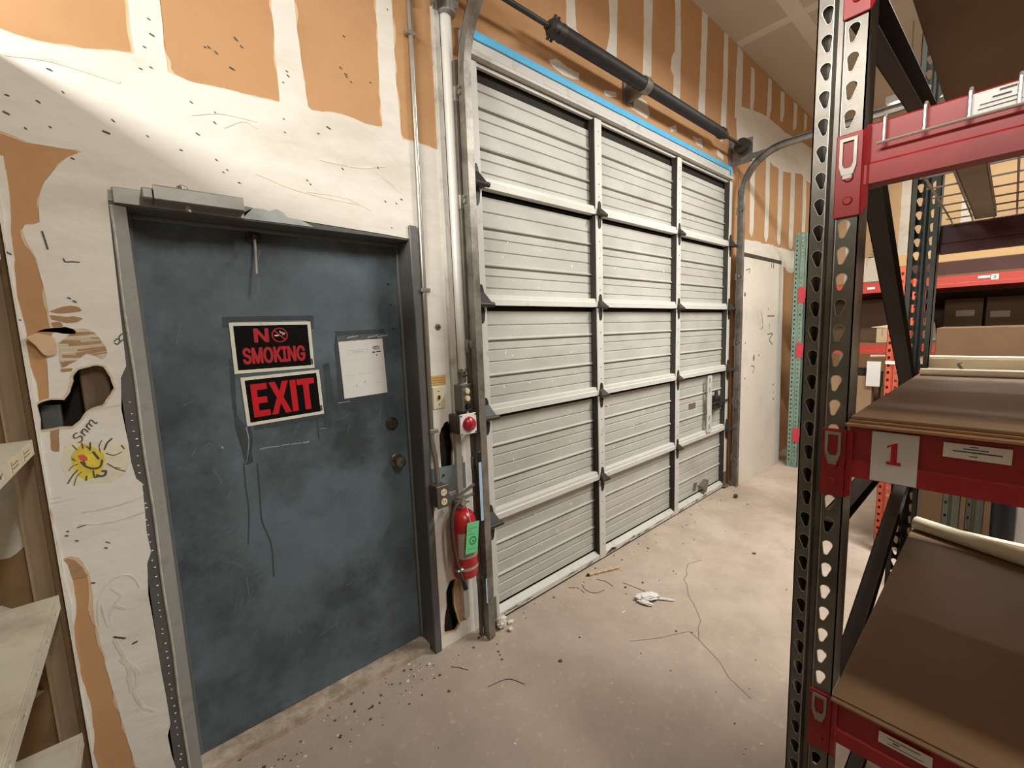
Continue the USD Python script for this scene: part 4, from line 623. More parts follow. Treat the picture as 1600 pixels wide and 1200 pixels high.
obj('label_print', [shell(.545 + i * .018, .551 + i * .018, -2.2, -.8, .0706) for i in range(6)], mat('label_print_tone', (.26, .21, .18), .6, .2, 40), lb)
obj('white_band', shell(.468, .484, -2.8, -.2, .0700), EXTLABEL, FX)
obj('valve_body', [lathe([(0, .788), (.022, .788), (.022, .800), (.015, .806), (.015, .838), (0, .840)], (*fc, 0), 20), cyl((fc[0], fc[1], .818), (fc[0] + .035, fc[1] - .01, .818), .012, 12)], STEELGREY, FX)
obj('carry_handle', hull([(fc[0] + x, fc[1] + y, z) for x, z in ((-.035, .826), (-.035, .834), (.075, .842), (.075, .836)) for y in (-.011, .011)]), GALV, FX, smooth=False)
obj('squeeze_lever', hull([(fc[0] + x, fc[1] + y, z) for x, z in ((-.03, .842), (-.03, .850), (.085, .893), (.085, .886)) for y in (-.011, .011)]), GALV, FX, smooth=False)
obj('gauge', lathe([(0, .012), (.016, .012), (.018, .009), (.018, 0), (0, 0)], (fc[0] - .004, fc[1] - .014, .818), axis='y', n=20), GALV, FX)
obj('hose', tube(spline([(fc[0] - .01, fc[1] - .01, .820), (fc[0] - .05, fc[1] - .02, .815), (fc[0] - .085, fc[1] - .03, .76), (fc[0] - .092, fc[1] - .04, .66), (fc[0] - .086, fc[1] - .05, .56), (fc[0] - .072, fc[1] - .055, .49), (fc[0] - .056, fc[1] - .055, .43)], 8), .0095, 12), RUBBER, FX)
obj('hose_nozzle', cyl((fc[0] - .058, fc[1] - .055, .44), (fc[0] - .040, fc[1] - .055, .375), .008, 14, .013), BLACKPLASTIC, FX)
obj('hose_clip', [box(fc[0] - .088, fc[0] - .05, fc[1] - .064, fc[1] - .036, .480, .494, .003)], STEELGREY, FX, smooth=False)
obj('wall_hook', [box(fc[0] - .03, fc[0] + .03, .018, W - .0014, .74, .845, .003), box(fc[0] - .012, fc[0] + .012, fc[1] + .012, .02, .796, .806, .002)], STEELGREY, FX, smooth=False)
tg = obj('inspection_tag', prism(affinity.translate(affinity.rotate(sbox(-1.193, .590, -1.118, .752), -7, origin=(-1.16, .67)), -.052, -.02), 'y', -.128, -.127), GREENTAG, FX, smooth=False)
obj('tag_print', prism(affinity.translate(affinity.rotate(unary_union([Point(-1.152, .655).buffer(.022).difference(Point(-1.152, .655).buffer(.016)), sbox(-1.183, .720, -1.130, .7215), sbox(-1.185, .708, -1.165, .7095), Point(-1.150, .652).buffer(.006), sbox(-1.18, .612, -1.13, .6135), sbox(-1.183, .690, -1.150, .6915)]), -7, origin=(-1.16, .67)), -.052, -.02), 'y', -.1286, -.1278), mat('dark_green_print', (.04, .22, .09), .7, .2, 30), tg, smooth=False)
obj('tag_cord', tube([(-1.212, -.1275, .728), (-1.205, -.10, .775), (fc[0] + .01, fc[1] - .016, .812)], .0012, 5), WHITE, FX)
# pale blue tape hanging on the track edge
PT = thing('blue_tape_strip', 'long pale blue tape strip stuck to the left door track', 'tape', (-1.125, -.09, .22))
obj('upper_strip', box(-1.124, -1.106, -.0955, -.0945, .70, 1.02), PALEBLUE, PT, smooth=False)
obj('lower_strip', box(-1.112, -1.104, -.0955, -.0945, .23, .37), PALEBLUE, PT, smooth=False)
obj('tape_cap', box(-1.128, -1.104, -.100, -.0945, 1.02, 1.075, .003), BLACKPLASTIC, PT, smooth=False)
# ================================================================ plywood sheet leaning at the right of the door
PW = thing('plywood_panel', 'white painted plywood sheet standing on edge right of the ribbed door', 'panel', (2.82, -.05, 0))
obj('sheet', hull([(x, y + d, z) for x in (2.212, 3.405) for y, z in ((-.088, .002), (-.062, 2.44)) for d in (0, .012)]), PLY, PW, smooth=False)
def pwy(z): return -.088 + .026 * z / 2.44
def pmark(name, g, m):
    e = prism(g, 'y', 0, .0008); e.vertices[:, 1] += np.array([pwy(z) for z in e.vertices[:, 2]]) - .0009; obj(name, e, m, PW, smooth=False)
pmark('dark_edge_strip', sbox(2.214, 2.352, 3.33, 2.392), mat('dark_strip_tone', (.06, .052, .042), .7, .2, 12))
pm = [Point(2.30, 1.98).buffer(.022), affinity.scale(Point(2.56, 1.32).buffer(.020), 1, 1.7), Point(2.70, 1.34).buffer(.012), Point(2.95, 1.84).buffer(.010), Point(3.16, .97).buffer(.013), Point(3.16, .88).buffer(.011), Point(3.17, .80).buffer(.012), Point(2.33, 1.49).buffer(.01), Point(2.33, 1.12).buffer(.01), sbox(2.93, 1.755, 3.14, 1.770), sbox(2.985, 1.62, 2.996, 1.68), strokes([([(2.95, 1.56), (3.10, 1.56), (3.0, 1.50), (3.1, 1.44)], .014), ([(2.75, 1.80), (2.80, 1.66), (2.74, 1.62)], .010), ([(2.32, 2.22), (2.42, 2.24), (2.40, 2.20)], .010), ([(2.5, 1.24), (2.58, 1.22), (2.54, 1.16)], .012), ([(3.02, 2.30), (3.02, 2.34)], .016), ([(3.08, 2.30), (3.08, 2.34)], .024)])]
pmark('wall_scribble', unary_union(pm), mat('scribble_tone', (.20, .18, .15), .8, .2, 20))
# ================================================================ litter on the floor
t = thing('wood_stick', 'short pale splintered stick lying on the floor before the ribbed door', 'stick', (-.10, -.11, 0))
a, b = np.array([-.215, -.066, .010]), np.array([.012, -.155, .010]); n = 14; st = []
for i in range(n):
    p, q = a + (b - a) * i / n, a + (b - a) * (i + 1) / n; r = .010 + .0035 * math.sin(i * 2.1); st.append((p, r))
obj('wood', tube([p for p, r in st] + [b], [r for p, r in st] + [.007], 7), RUSTWOOD, t, smooth=False)
obj('charred_end', cyl(a - (b - a) * .06, a, .009, 8), BLACKPLASTIC, t)
def crumple(c, rx, ry, rz, seed, ang=0, n=3):
    e = trimesh.creation.icosphere(n, 1.0); v = e.vertices; d = meshkit.fbm(v * 2.6 + seed, 3, seed); rg = np.abs(meshkit.noise(v * 4.2 + seed * 3.1, seed + 5) - .5) * 1.1
    v = v * (.55 + .75 * d - .5 * rg)[:, None] * [rx, ry, rz]; s, k = math.sin(ang), math.cos(ang); v = np.c_[v[:, 0] * k - v[:, 1] * s, v[:, 0] * s + v[:, 1] * k, v[:, 2]]; v[:, 2] -= v[:, 2].min()
    return trimesh.Trimesh(v + np.array(c), e.faces, process=False)
t = thing('crumpled_paper', 'crumpled white paper scrap lying in the middle of the floor', 'paper scrap', (-.15, -.50, 0))
obj('paper', [crumple((-.165, -.485, 0), .085, .040, .022, 3, -.65), crumple((-.215, -.50, 0), .02, .05, .012, 4, .3), crumple((-.10, -.555, 0), .075, .010, .008, 7, -.95)], WHITE, t, smooth=False)
t = thing('plaster_crumb', 'crumbled white plaster lump on the floor below the left door track', 'plaster lump', (-.97, -.05, 0))
obj('lump', [crumple((-.985, -.055, 0), .038, .026, .045, 9, .2), crumple((-.965, -.11, 0), .016, .014, .014, 10), crumple((-.92, -.06, 0), .024, .012, .010, 11)], mat('white_plaster_lump', (.80, .77, .70), .9, .1, 30), t, smooth=False)
t = thing('dark_pebble', 'small brown pebble on the floor under the blue door', 'pebble', (-2.037, .118, 0))
obj('stone', crumple((-2.037, .118, 0), .012, .010, .010, 12), mat('brown_pebble', (.10, .06, .035), .7, .2, 30), t, smooth=True)
t = thing('dark_pebble', 'dark brown nut on the floor near the white plywood sheet', 'pebble', (1.866, -.135, 0))
obj('stone', crumple((1.86, -.20, 0), .03, .02, .02, 13), mat('brown_pebble', (.10, .06, .035)), t, smooth=True)
t = thing('paper_strip', 'thin white paper sliver on the floor left of crumpled paper', 'paper scrap', (-.36, -.43, 0))
obj('sliver', box(-.385, -.355, -.455, -.450, .0005, .003), WHITE, t, smooth=False)
# ================================================================ pallet racking
def tear(y, z, s, flip):
    a = Point(y, z + .006).buffer(.0092 * s, 6); b = Point(y + flip * .0025, z - .0135).buffer(.0042 * s, 5); return unary_union([a, b]).convex_hull
def upright(parent, x, yc, w, ztop, z_ref, pitch, m, facing=-1, depth=.07, holes=True, s=1.0, name='upright_column', edge=None, zlow=0.0, fine=True):
    """perforated rack column: two slotted face strips, a pressed groove, sides and back lips. facing -1: face at x looking -x"""
    h = w / 2; d = -facing; k_ = w / .082; gc = yc + .0045 * k_; strips = [(gc + .0095 * k_, yc + h), (yc - h, gc - .0095 * k_)]; cols = [yc + .024 * k_, yc - .019 * k_]; g, rim = [], []
    z0 = max(zlow, 0); zs = [z_ref + pitch * k for k in range(-80, 80)]; zs = [z for z in zs if z0 + .05 < z < ztop - .03]
    for (a, b), c, fl in zip(strips, cols, (-1, 1)):
        p = sbox(a, z0, b, ztop)
        if holes:
            hs = [tear(c, z, s, fl) if fine else sbox(c - .007 * s, z - .010 * s, c + .007 * s, z + .010 * s) for z in zs]
            p = p.difference(unary_union(hs)); rim += [q.buffer(.0008).difference(q.buffer(-.0003)) for q in hs]
        g.append(prism(p, 'x', x, x + d * .0022))
    gr = Polygon([(x, gc + .0095 * k_), (x + d * .009, gc + .004), (x + d * .009, gc - .004), (x, gc - .0095 * k_), (x + d * .002, gc - .0095 * k_), (x + d * .0112, gc - .003), (x + d * .0112, gc + .003), (x + d * .002, gc + .0095 * k_)])
    g.append(prism(gr.buffer(0), 'z', z0, ztop))
    for sy in (1, -1): g += [box(x, x + d * depth, yc + sy * h, yc + sy * (h - .0022), z0, ztop), box(x + d * depth, x + d * (depth - .0022), yc + sy * h, yc + sy * (h - .016), z0, ztop)]
    p = obj(name, g, m, parent, smooth=False)
    if edge is not None:
        r = [prism(unary_union(rim), 'x', x - d * .0008, x + d * .0006)] if rim else []
        r += [box(x - d * .0007, x + d * .001, gc + sy * .0088, gc + sy * .0105, z0, ztop) for sy in (1, -1)]
        obj('worn_hole_edges', r, edge, p, smooth=False, kind='stuff')
    return p
def brace(parent, y, p, q, wd=.042, m=BRACEDARK, name='brace'):
    """C-section brace between two (x, z) points in the plane y"""
    p, q = np.array(p), np.array(q); d = q - p; L = np.linalg.norm(d); d /= L; n = np.array([-d[1], d[0]])
    def slab(o0, o1, y0, y1): return hull([(*(r + n * o)[:1], yy, (r + n * o)[1]) for r in (p, q) for o in (o0, o1) for yy in (y0, y1)])
    return obj(name, [slab(-wd / 2, wd / 2, y + .016, y + .019), slab(wd / 2 - .003, wd / 2, y - .019, y + .019), slab(-wd / 2, -wd / 2 + .003, y - .019, y + .019)], m, parent, smooth=False)
def step_beam(parent, x, y0, y1, z0, z1, m, facing=-1, name='beam', t=.042):
    d = -facing
    pf = Polygon([(x, z0), (x, z0 + (z1 - z0) * .32), (x + d * .0045, z0 + (z1 - z0) * .36), (x + d * .0045, z1 - .003), (x + d * .007, z1), (x + d * t * .5, z1), (x + d * t * .5, z1 - .022), (x + d * t, z1 - .022), (x + d * t, z0)])
    e = trimesh.creation.extrude_polygon(pf.buffer(0), abs(y1 - y0), engine='earcut'); v = e.vertices
    e = trimesh.Trimesh(np.c_[v[:, 0], min(y0, y1) + v[:, 2], v[:, 1]], e.faces[:, ::-1], process=False); e.fix_normals()
    return obj(name, e, m, parent, smooth=False)
def connector(parent, x, y0, y1, z0, z1, m, clip=(None, None)):
    c = obj('beam_connector', [box(x - .0055, x - .0010, y0, y1, z0, z1, .0015), hull([(x - .0055, y1, z0), (x - .0055, y1, z1), (x - .018, y1 - .012, z0 + .012), (x - .018, y1 - .012, z1), (x - .001, y1, z0), (x - .001, y1, z1), (x - .012, y1 - .012, z0 + .012), (x - .012, y1 - .012, z1)])], m, parent, smooth=False)
    obj('rivet', [lathe([(0, .003), (.006, .002), (.0085, 0), (0, 0)], (0, 0, 0), 12)] and [cyl((x - .0055, (y0 + y1) / 2 - .001, z), (x - .0085, (y0 + y1) / 2 - .001, z), .0085, 14, .006) for z in ((z0 + z1) / 2 - .005, z0 + .03)], m, c)
    if clip[0] is not None:
        zc0, zc1 = clip; yc = (y0 + y1) / 2 + .001
        lo = Polygon([(yc - .0135, zc1), (yc + .0135, zc1), (yc + .0135, zc0 + .016), (yc + .009, zc0), (yc - .009, zc0), (yc - .0135, zc0 + .016)]); li = Polygon([(yc - .0085, zc1 - .006), (yc + .0085, zc1 - .006), (yc + .0085, zc0 + .020), (yc + .005, zc0 + .012), (yc - .005, zc0 + .012), (yc - .0085, zc0 + .020)])
        obj('safety_clip', [prism(lo.difference(li), 'x', x - .0095, x - .006), box(x - .009, x - .006, yc - .008, yc + .008, zc0 - .008, zc0 + .004, .001)], WORNEDGE, c, smooth=False)
    return c
XF, XB, YC, WU = -1.324, -.055, -1.614, .082
RK = thing('pallet_rack', 'nearest pallet rack with dark perforated uprights and red beams', 'rack', (XF, YC, 0))
ZREF = 2.265
upright(RK, XF, YC, WU, 3.3, ZREF, .0508, UPRIGHT, edge=WORNEDGE)
upright(RK, XB, YC - .006, WU, 3.3, ZREF - .09, .0508, DARKGREEN, facing=1)
for y_ in (YC - 2.60,):
    upright(RK, XF, y_, WU, 3.3, ZREF, .0508, UPRIGHT, holes=False); upright(RK, XB, y_, WU, 3.3, ZREF, .0508, DARKGREEN, facing=1, holes=False)
YB_ = YC
brace(RK, YB_, (-1.27, 2.335), (-.10, 2.40), .085)
brace(RK, YB_, (-.985, 2.02), (-.12, 1.39), .06)
obj('brace', box(-1.25, -.13, YB_ - .019, YB_ + .019, 2.055, 2.095), BRACEDARK, RK, smooth=False) if 0 else None
brace(RK, YB_, (-1.27, 1.99), (-.14, 2.0), .03) if 0 else None
brace(RK, YB_, (-1.26, 1.215), (-.12, 1.215), .032)
brace(RK, YB_, (-.12, 1.03), (-1.24, .617), .055)
brace(RK, YB_, (-1.26, .20), (-.12, .20), .045)
FRONT = [(2.29, 2.39, 2.238, 2.388, None, BEAMRED), (1.930, 2.037, 1.879, 2.033, (1.957, 2.024), BEAMRED), (1.367, 1.470, 1.317, 1.459, (1.392, 1.453), BEAMRED), (.770, .863, .722, .862, (.80, .855), BEAMRED)]
for z0, z1, c0, c1, cl, m_ in FRONT:
    b = step_beam(RK, XF - .0145, YC - .048, YC - 2.55, z0, z1, m_)
    connector(RK, XF, YC - .001, YC - .043, c0, c1, m_, cl or (None, None))
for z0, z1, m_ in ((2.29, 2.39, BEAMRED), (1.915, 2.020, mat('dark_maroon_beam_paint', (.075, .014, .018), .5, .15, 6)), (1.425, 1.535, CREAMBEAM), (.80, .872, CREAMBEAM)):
    if m_ is CREAMBEAM: obj('rear_beam', [box(-.128, -.07, YC - .045, YC - 2.55, z0, z1 - (.03 if z1 > 1 else .012)), cyl((-.108, YC - .045, z1 - .026), (-.108, YC - 2.55, z1 - .026), .026, 20)] if z1 < 1 else [box(-.128, -.07, YC - .045, YC - 2.55, z0, z1 - .045), box(-.112, -.07, YC - .045, YC - 2.55, z1 - .046, z1 - .012), cyl((-.094, YC - .045, z1 - .014), (-.094, YC - 2.55, z1 - .014), .0135, 16)], m_, RK, smooth=40)
    else: step_beam(RK, XB - .028, YC - .048, YC - 2.55, z0, z1, m_, name='rear_beam')
# decks and boards lying on the beams
y0_, y1_ = YC - .048, YC - 2.5
TB = thing('shelf_board', 'dark brown shelf board on the highest beams of the nearest rack', 'board', (-.7, -2.9, 2.39))
obj('board', box(-1.335, -.06, y1_, y0_ - .004, 2.391, 2.409, .002), BOARD, TB, smooth=False)
MB_ = thing('shelf_board', 'brown layered hardboard shelf resting above the numbered red beam', 'board', (-.7, -2.9, 1.472))
for i, (a, b) in enumerate(((1.4715, 1.4775), (1.478, 1.4835), (1.484, 1.4905))):
    obj('board_layer', box(-1.352 + .008 * i + (.006 if i == 1 else 0), -.131, y1_, y0_ + .005 - .003 * i, a, b, .001), BOARDEDGE if i < 2 else BOARD, MB_, smooth=False)
LB = thing('shelf_board', 'dark brown hardboard shelf on the lowest beams of the nearest rack', 'board', (-.7, -2.9, .864))
obj('board', [box(-1.345, -.135, y1_, y0_ + .005, .8645, .8700, .001)], BOARD, LB, smooth=False)
obj('board_layer', [box(-1.335, -.14, y1_, y0_ + .004, .8705, .875, .001)], BOARD, LB, smooth=False)
th = thing('cream_tube', 'thin cream tube lying across the rear of the middle brown shelf', 'tube', (-.43, -2.0, 1.4906)); obj('tube', cyl((-.445, -1.672, 1.5025), (-.425, -2.35, 1.5025), .0115, 16), CREAMBEAM, th)
th = thing('cream_tube', 'thick cream tube lying askew along the rear of the lowest brown shelf', 'tube', (-.3, -2.0, .8751)); obj('tube', cyl((-.212, -1.668, .9005), (-.54, -2.48, .9005), .025, 20), CREAMBEAM, th)
sc = thing('torn_strap', 'torn curl of clear packing strap lying on the middle brown shelf', 'strap', (-.35, -1.75, 1.4905))
obj('curl', tube(spline([(-.22, -1.752, 1.52), (-.26, -1.748, 1.515), (-.29, -1.760, 1.500), (-.34, -1.762, 1.4935), (-.35, -1.74, 1.493)], 6), .004, 6), mat('grey_strap', (.30, .26, .20), .4, .2, 20), sc)
obj('strap_tail', tube(spline([(-.30, -1.765, 1.494), (-.34, -1.79, 1.494), (-.37, -1.83, 1.493), (-.39, -1.86, 1.493)], 5), .0022, 5), mat('pale_strap', (.62, .52, .38), .35, .2, 20), sc)
# wire deck hooked over the second beams
WD = thing('wire_deck', 'zinc wire mesh deck hooked over the upper red beam', 'wire deck', (-.7, -2.6, 2.02))
ws, k = [], 0
YW = [-1.689 - .0525 * i for i in range(22)]
def rod(p, q, r=.0026): return cyl(p, q, r, 6)
for y in YW:
    ws.append(tube([(-1.347, y, 1.994), (-1.347, y, 2.036), (-1.340, y, 2.0425), (-1.328, y, 2.0435), (-.08, y, 2.031), (-.045, y, 2.0265), (-.036, y, 2.018), (-.036, y, 1.985)], .0026, 6))
obj('deck_wire', ws[:6], WIRE, WD); obj('deck_wires_beyond', ws[6:], WIRE, WD, kind='stuff')
obj('front_wire', rod((-1.351, -1.680, 1.994), (-1.351, -2.80, 1.994)), WIRE, WD)
for i in range(9): obj('cross_wire', rod((-1.24 + i * .137, -1.680, 2.0385 - i * .0013), (-1.24 + i * .137, -2.80, 2.0385 - i * .0013)), WIRE, WD)
for y in (-1.776, -2.3): obj('support_channel', [box(-1.276, -.11, y - .024, y + .024, 2.018, 2.021), box(-1.276, -.11, y - .026, y - .023, 2.018, 2.034), box(-1.276, -.11, y + .023, y + .026, 2.018, 2.034)], mat('dull_channel_steel', (.40, .34, .26), .5, .15, 10, metal=.3), WD, smooth=False)
# papers stuck on the beams
def card_x(name, label, cat, x, y0, y1, z0, z1, m=WHITE, skew=0., t=.0008):
    th = thing(name, label, cat, (x, (y0 + y1) / 2, z0))
    obj('card', prism(Polygon([(y0, z0 + skew), (y0, z1 + skew), (y1, z1 - skew), (y1, z0 - skew)]), 'x', x - t, x), m, th, smooth=False); return th
XS = XF - .0150
S1 = card_x('number_sign', 'white card with a red numeral 1 on the middle red beam', 'sign', XS, -1.698, -1.765, 1.3685, 1.4655, mat('grey_white_card', (.66, .64, .62), .8, .03, 5))
one = unary_union([sbox(-.0045, .004, .0045, .036), sbox(-.0105, 0, .0105, .0055), Polygon([(-.0045, .036), (.0045, .036), (.0045, .042), (.001, .042), (-.0105, .035), (-.0105, .031)])])
o = prism(one, 'z', 0, .0005); obj('numeral_1', onto_x(o, XS - .0010, -1.7315, 1.4045), mat('print_red', (.45, .012, .02), .6, .1, 20), S1, smooth=False)
L1 = card_x('beam_label', 'long white printed label right of the red numeral card', 'label', XS, -1.796, -1.876, 1.4345, 1.4605, mat('label_white', (.74, .70, .66), .7, .03, 5))
def lines_x(th, x, rows, m=INK):
    obj('printed_lines', [box(x - .0013, x - .0007, a, b, z - h / 2, z + h / 2) for a, b, z, h in rows], m, th, smooth=False)
lines_x(L1, XS, [(-1.828, -1.838, 1.4568, .0016), (-1.820, -1.850, 1.4525, .0018), (-1.808, -1.866, 1.4475, .0022), (-1.828, -1.838, 1.4405, .0016)])
L2 = card_x('beam_label', 'white printed load label on the upper red beam behind deck wires', 'label', XS, -1.796, -1.93, 1.9985, 2.032, WHITE)
lines_x(L2, XS, [(-1.825, -1.843, 2.0275, .003), (-1.818, -1.838, 2.0195, .0026), (-1.805, -1.845, 2.0125, .0016), (-1.803, -1.850, 2.006, .0016), (-1.86, -1.91, 2.0125, .0016), (-1.86, -1.90, 2.02, .0022)])
L3 = card_x('beam_label', 'small white label on the lowest dark red beam', 'label', XS, -1.738, -1.817, .826, .8505, mat('label_white', (.74, .70, .66)))
lines_x(L3, XS, [(-1.752, -1.80, .8435, .0014), (-1.76, -1.77, .838, .0026), (-1.752, -1.805, .832, .0014)])
# ---------------------------------------------------------------- second row: orange end upright with cartons
RB = thing('pallet_rack', 'orange perforated rack upright frame behind the nearest rack', 'rack', (1.48, -1.345, 0))
upright(RB, 1.48, -1.345, .080, 2.02, .45, .0508, COLORANGE, depth=.06, fine=False)
upright(RB, 2.50, -1.345, .080, 2.02, .45, .0508, COLORANGE, facing=1, depth=.06, fine=False)
for z in (.3, .95, 1.6): obj('cross_brace', box(1.54, 2.44, -1.36, -1.33, z, z + .03), COLORANGE, RB, smooth=False)
step_beam(RB, 1.470, -1.386, -3.9, 1.262, 1.362, BEAMORANGE); step_beam(RB, 2.51, -1.386, -3.9, 1.262, 1.362, BEAMORANGE, facing=1)
obj('white_tag', box(1.4785, 1.4795, -1.385, -1.305, 1.372, 1.395), WHITE, RB, smooth=False)
def carton(name, label, x0, x1, y0, y1, z0, z1, m, rot=0, seam=True, tape=None, group=None, cat='box'):
    th = thing(name, label, cat, ((x0 + x1) / 2, (y0 + y1) / 2, z0), (0, 0, rot), group)
    hx, hy, h = (x1 - x0) / 2, (y1 - y0) / 2, z1 - z0; hx, hy = abs(hx), abs(hy)
    obj('carton_body', box(-hx, hx, -hy, hy, 0, h, .004), m, th, smooth=False)
    if seam: obj('flap_seam', [box(-hx + .003, hx - .003, -.0015, .0015, h - .001, h + .0006), box(-hx - .0006, -hx + .0006, -.0015, .0015, h - .08, h - .002)], CARDDARK, th, smooth=False)
    if tape is not None: obj('label_sheet', box(-hx - .0012, -hx, *tape), mat('grey_label_paper', (.34, .31, .27), .8, .05, 8), th, smooth=False)
    return th
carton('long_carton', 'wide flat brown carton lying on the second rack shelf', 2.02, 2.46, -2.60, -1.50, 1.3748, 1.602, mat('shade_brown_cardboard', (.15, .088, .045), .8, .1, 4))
th = thing('shelf_board', 'board across the second rack under the wide flat carton', 'board', (1.99, -2.6, 1.362)); obj('board', box(1.49, 2.49, -3.8, -1.39, 1.3625, 1.3745), BOARD, th, smooth=False)
carton('carton', 'plain brown carton base deep in the far rack bay', 3.95, 4.30, -2.60, -1.36, 1.4448, 1.571, CARDDARK)
carton('carton', 'dark brown carton with a pale label deep in the far rack, left one', 4.0, 4.28, -1.66, -1.385, 1.5715, 1.86, CARDDARK, tape=(-.08, .05, .11, .17))
carton('carton', 'dark brown carton with a pale label deep in the far rack, right one', 4.0, 4.28, -2.0, -1.68, 1.5715, 1.86, CARDDARK, tape=(-.0, .13, .09, .15))
bag = thing('white_bag', 'white paper cone bag standing left of the wide flat carton', 'bag', (3.95, -1.30, 1.4448))
obj('cone', hull([(3.90, -1.24, 1.4450), (4.0, -1.24, 1.4450), (3.90, -1.352, 1.4450), (4.0, -1.352, 1.4450), (3.93, -1.255, 1.76), (3.96, -1.262, 1.76), (3.92, -1.33, 1.62)]), mat('cream_paper', (.72, .63, .50), .8, .08, 10), bag, smooth=False)
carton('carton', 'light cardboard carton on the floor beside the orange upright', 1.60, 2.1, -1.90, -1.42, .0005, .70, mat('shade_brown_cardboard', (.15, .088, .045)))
for i, (x, y) in enumerate(((.98, -1.700), (1.02, -1.79))):
    th = thing('spare_column', ('dull green spare rack column leaning under the second row, left one', 'dull green spare rack column leaning under the second row, right one')[i], 'rack column', (x, y, 0))
    upright(th, x, y, .07, 1.25, .1, .0762, mat('dull_green_column', (.15, .165, .135), .5, .15, 8), depth=.05, fine=False, s=.8, name='column')
th = thing('navy_roll', 'dark navy wrapped roll standing under the second row of racks', 'roll', (1.0, -1.90, 0))
obj('roll', cyl((1.0, -1.905, 0), (1.0, -1.885, 1.2), .045, 20), mat('navy_wrap', (.014, .016, .024), .4, .2, 10), th)
th = thing('paper_bundle', 'crumpled white paper bundle standing under the second row of racks', 'paper bundle', (1.05, -1.97, 0))
obj('bundle', hull([(1.05, -1.94, 0), (1.1, -1.94, 0), (1.05, -1.99, .0), (1.1, -1.99, .0), (1.05, -1.945, .64), (1.05, -1.985, .70), (1.08, -1.93, .66), (1.06, -1.96, .76), (1.1, -1.98, .72)]), WHITE, th, smooth=False)
# ---------------------------------------------------------------- third row: teal uprights, red beams, lumber
RC = thing('pallet_rack', 'far rack with teal green upright by the plywood sheet and red beams', 'rack', (3.25, -.27, 0))
upright(RC, 3.25, -.268, .105, 2.66, 1.0, .0508, TEAL, depth=.07, fine=False, s=.9)
upright(RC, 4.35, -.268, .105, 2.66, 1.0, .0508, TEAL, facing=1, depth=.07, fine=False, s=.9)
upright(RC, 3.25, -3.1, .105, 2.66, 1.0, .0508, TEAL, depth=.07, holes=False)
for z in (.25, 1.1, 1.75, 2.5): obj('cross_brace', box(3.32, 4.28, -.285, -.25, z, z + .035), TEAL, RC, smooth=False)
for z0, z1 in ((1.945, 2.045), (1.335, 1.43), (.35, .45)):
    step_beam(RC, 3.240, -.325, -3.05, z0, z1, BEAMORANGE); step_beam(RC, 4.36, -.325, -3.05, z0, z1, BEAMORANGE, facing=1)
    obj('beam_connector', box(3.2435, 3.2485, -.335, -.268, z0 - .05, z1 + .02), mat('pink_red_connector', (.55, .05, .07), .45, .1, 8), RC, smooth=False)
for a, b in ((2.046, 2.060), (1.4305, 1.4445)):
    th = thing('shelf_board', 'brown board shelf on the %s beams of the far rack' % ('upper' if a > 2 else 'lower'), 'board', (3.8, -1.7, a)); obj('board', box(3.245, 4.35, -3.0, -.345, a, b), mat('brown_deck_board', (.20, .125, .07), .8, .12, 4), th, smooth=False)
n3 = card_x('number_sign', 'white card with a numeral 3 on the far red beam', 'sign', 3.2396, -1.713, -1.757, 1.985, 2.032, WHITE)
t3 = words('3', .026, .017, .0005); obj('numeral_3', onto_x(t3, 3.2396 - .0010, -1.726, 1.995), INK, n3, smooth=False)
card_x('beam_label', 'thin white label left of the numeral 3 card', 'label', 3.2396, -1.635, -1.708, 2.004, 2.026, WHITE)
card_x('beam_label', 'small white label on the far red beam left of orange upright', 'label', 3.2396, -.875, -.935, 1.982, 2.004, WHITE)
for i in range(2):
    th = thing('lumber_plank', ('pale pine plank lying along the far rack top, front one', 'pale pine plank lying along the far rack top behind the front one')[i], 'plank', (3.32 + .06 * i, -2.0, 2.19)); obj('plank', box(3.30 + .06 * i, 3.345 + .06 * i, -3.0, -1.07, 2.181, 2.30 - .02 * i, .004), LUMBER, th, smooth=False)
th = thing('dark_crate', 'long dark maroon crate under the pale planks on the far rack', 'crate', (3.6, -2.0, 2.06)); obj('crate_body', box(3.29, 3.9, -3.0, -1.08, 2.0602, 2.1805, .003), mat('dark_maroon_crate', (.075, .026, .020), .6, .2, 5), th, smooth=False)
carton('carton', 'pale grey carton on top of the far rack left of the planks', 3.30, 3.7, -.98, -.72, 2.0605, 2.30, mat('grey_carton', (.52, .46, .37), .8, .06, 4))
obj('back_panel', box(4.33, 4.345, -3.0, -.345, 1.4448, 1.944), CARDDARK, RC, smooth=False)
th = thing('dry_branch', 'dark spiky twig lying on the pale grey carton', 'twig', (3.3, -.9, 2.30))
obj('twigs', [tube([(3.34, -.93, 2.309), (3.29, -.93 + dy, 2.309 + dz)], [.006, .001], 5) for dy, dz in ((.06, .03), (.07, -.02), (-.05, .05), (.0, .07), (-.07, .02), (.05, .06))] + [tube([(3.35, -.85, 2.309), (3.35, -.97, 2.309)], .007, 6)], DARKMETAL, th)
th = thing('red_can', 'small red can standing on the far rack beside the planks', 'can', (3.4, -1.02, 2.06)); obj('can', cyl((3.36, -1.022, 2.0605), (3.36, -1.022, 2.36), .035, 18), BEAMORANGE, th)
carton('large_carton', 'large dark brown carton filling the far rack bay under red beam', 3.72, 4.25, -1.20, -.42, 1.4448, 1.90, CARDDARK)
